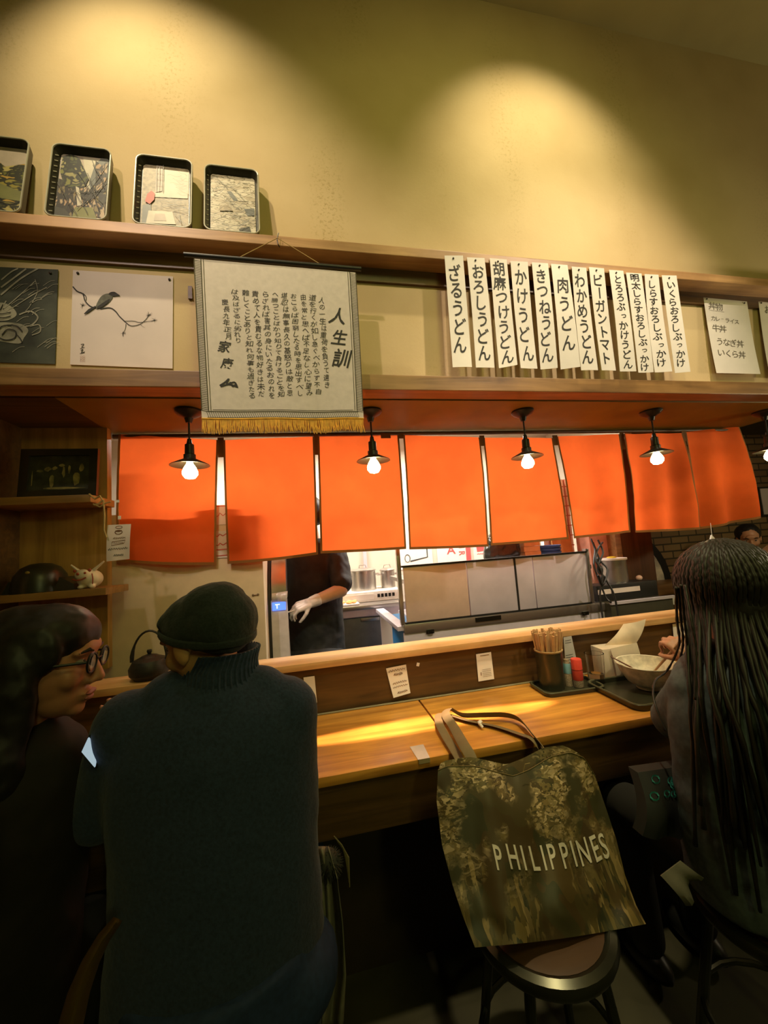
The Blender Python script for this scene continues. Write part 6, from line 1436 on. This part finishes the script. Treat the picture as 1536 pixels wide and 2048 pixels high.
fused('body', b, M_SKIND, ck_, .0052, 3); eyes_brows(ck_, T, hR)
b = MB(); hand(b, wr2, pt(592, 1216, 2.28) - wr2, (.1, .5, -.75), .75, 1, 1.02); b.capsule(tuple(wr2), tuple(wr2.lerp(el, .18)), .033, .036)
fused('glove', b, mat('white_glove', (0.72, 0.66, 0.62), 0.5), ck_, .0045, 3, label='white disposable glove')
b = MB(); b.ell(hc + hR @ Vector((0, -.03, .05)), (.09, .10, .085), hR); b.ell(hc + hR @ Vector((0, -.06, -.01)), (.085, .06, .07), hR)
fused('hair', b, M_HAIR, ck_, .006, 4)
b = MB()
b.loft([(0.02, 2.58, .62, .185, .13), (0.02, 2.58, .80, .185, .13), (0.02, 2.57, 1.0, .185, .125), (0.025, 2.56, 1.2, .185, .13), (0.025, 2.55, 1.33, .185, .125), (.02, 2.54, 1.41, .15, .10), (.02, 2.53, 1.46, .075, .07)])
sl_ = pt(686, 1172, 2.37)
b.capsule((.175, 2.50, 1.355), tuple(Vector((.17, 2.50, 1.34)).lerp(el, .80) + Vector((.012, 0, -.005))), .072, .066); b.capsule((-.135, 2.54, 1.35), (-.12, 2.63, 1.17), .07, .062)
fused('uniform', b, mat('black_uniform', (0.018, 0.020, 0.020), 0.7, var=0.3), ck_, .009, 6, .022, .10)
b = MB(); b.capsule((-.09, 2.55, .70), (-.10, 2.55, .08), .10, .06); b.capsule((.11, 2.55, .70), (.12, 2.55, .08), .10, .06); b.ell((.01, 2.54, .72), (.18, .13, .10))
fused('trousers', b, mat('black_uniform', (0.018, 0.02, 0.02), 0.7), ck_, .012, 6)
for x in (-.10, .12): MB().ell((x, 2.50, .045), (.045, .12, .045)).build('shoe', M_BLACK, ck_)
tag(MB().tube([pt(601, 1216, 2.275), pt(584, 1222, 2.262), pt(570, 1226, 2.25)], .004, 6).build('white_stick', M_PAPER), 'thin white stick held in the cook\'s gloved hand', 'stick')

# ---------------------------------------------------- two diners beyond the right end of the counter
def diner(label, hc, fwd, skin, hairm, top, bald=False):
    hc = Vector(hc); r = thing('person', label, 'person', (hc.x, hc.y, 0)); Rm = frame(fwd)
    b = MB(); T = head(b, hc, Rm); b.capsule(hc + Vector((0, 0, -.06)), hc + Vector((0, 0, -.20)), .055, .06)
    b.capsule(hc + Vector((0, 0, -.2)), hc + Vector((0, 0, -.5)), .06, .1); fused('body', b, skin, r, .0065, 3); eyes_brows(r, T, Rm)
    b = MB(); b.ell(hc + Rm @ Vector((0, -.028, .042)), (.090, .098, .090), Rm); b.ell(hc + Rm @ Vector((0, -.06, -.02)), (.086, .06, .075), Rm); fused('hair', b, hairm, r, .007, 4, .01, .04)
    x, y, z = hc; b = MB(); b.loft([(x, y, z - .75, .19, .14), (x, y, z - .5, .20, .14), (x, y, z - .32, .20, .13), (x, y, z - .24, .17, .10), (x, y, z - .18, .08, .07)])
    for k in (-1, 1):
        b.capsule((x + k * .18, y, z - .29), (x + k * .22, y - .05, z - .52), .07, .06); b.capsule((x + k * .22, y - .05, z - .52), (x + k * .12, y - .2, z - .50), .055, .045)
    fused('shirt', b, top, r, .012, 6, .015, .1)
    b = MB()
    for k in (-1, 1): b.capsule((x + k * .1, y, z - .78), (x + k * .11, y + .02, .06), .09, .055)
    fused('trousers', b, mat('black_trousers', (0.013, 0.012, 0.008), 0.85), r, .014, 5)
p_ = pt(1492, 1078, 2.75); diner('dark-haired person standing beyond the right end of the noren', (p_.x + .03, 2.75, p_.z + .0), (-.5, -.5, -.2), M_SKIN, M_HAIR, mat('dark_green_shirt', (0.02, 0.028, 0.018), 0.8))
p_ = pt(1548, 1122, 2.2); diner('fair-haired person at the right photo edge behind the braided person', (p_.x + .02, 2.2, p_.z - .005), (.3, .9, -.1), M_SKIN2, mat('fair_hair', (0.42, 0.24, 0.13), 0.5), mat('brown_shirt', (0.05, 0.035, 0.02), 0.8))
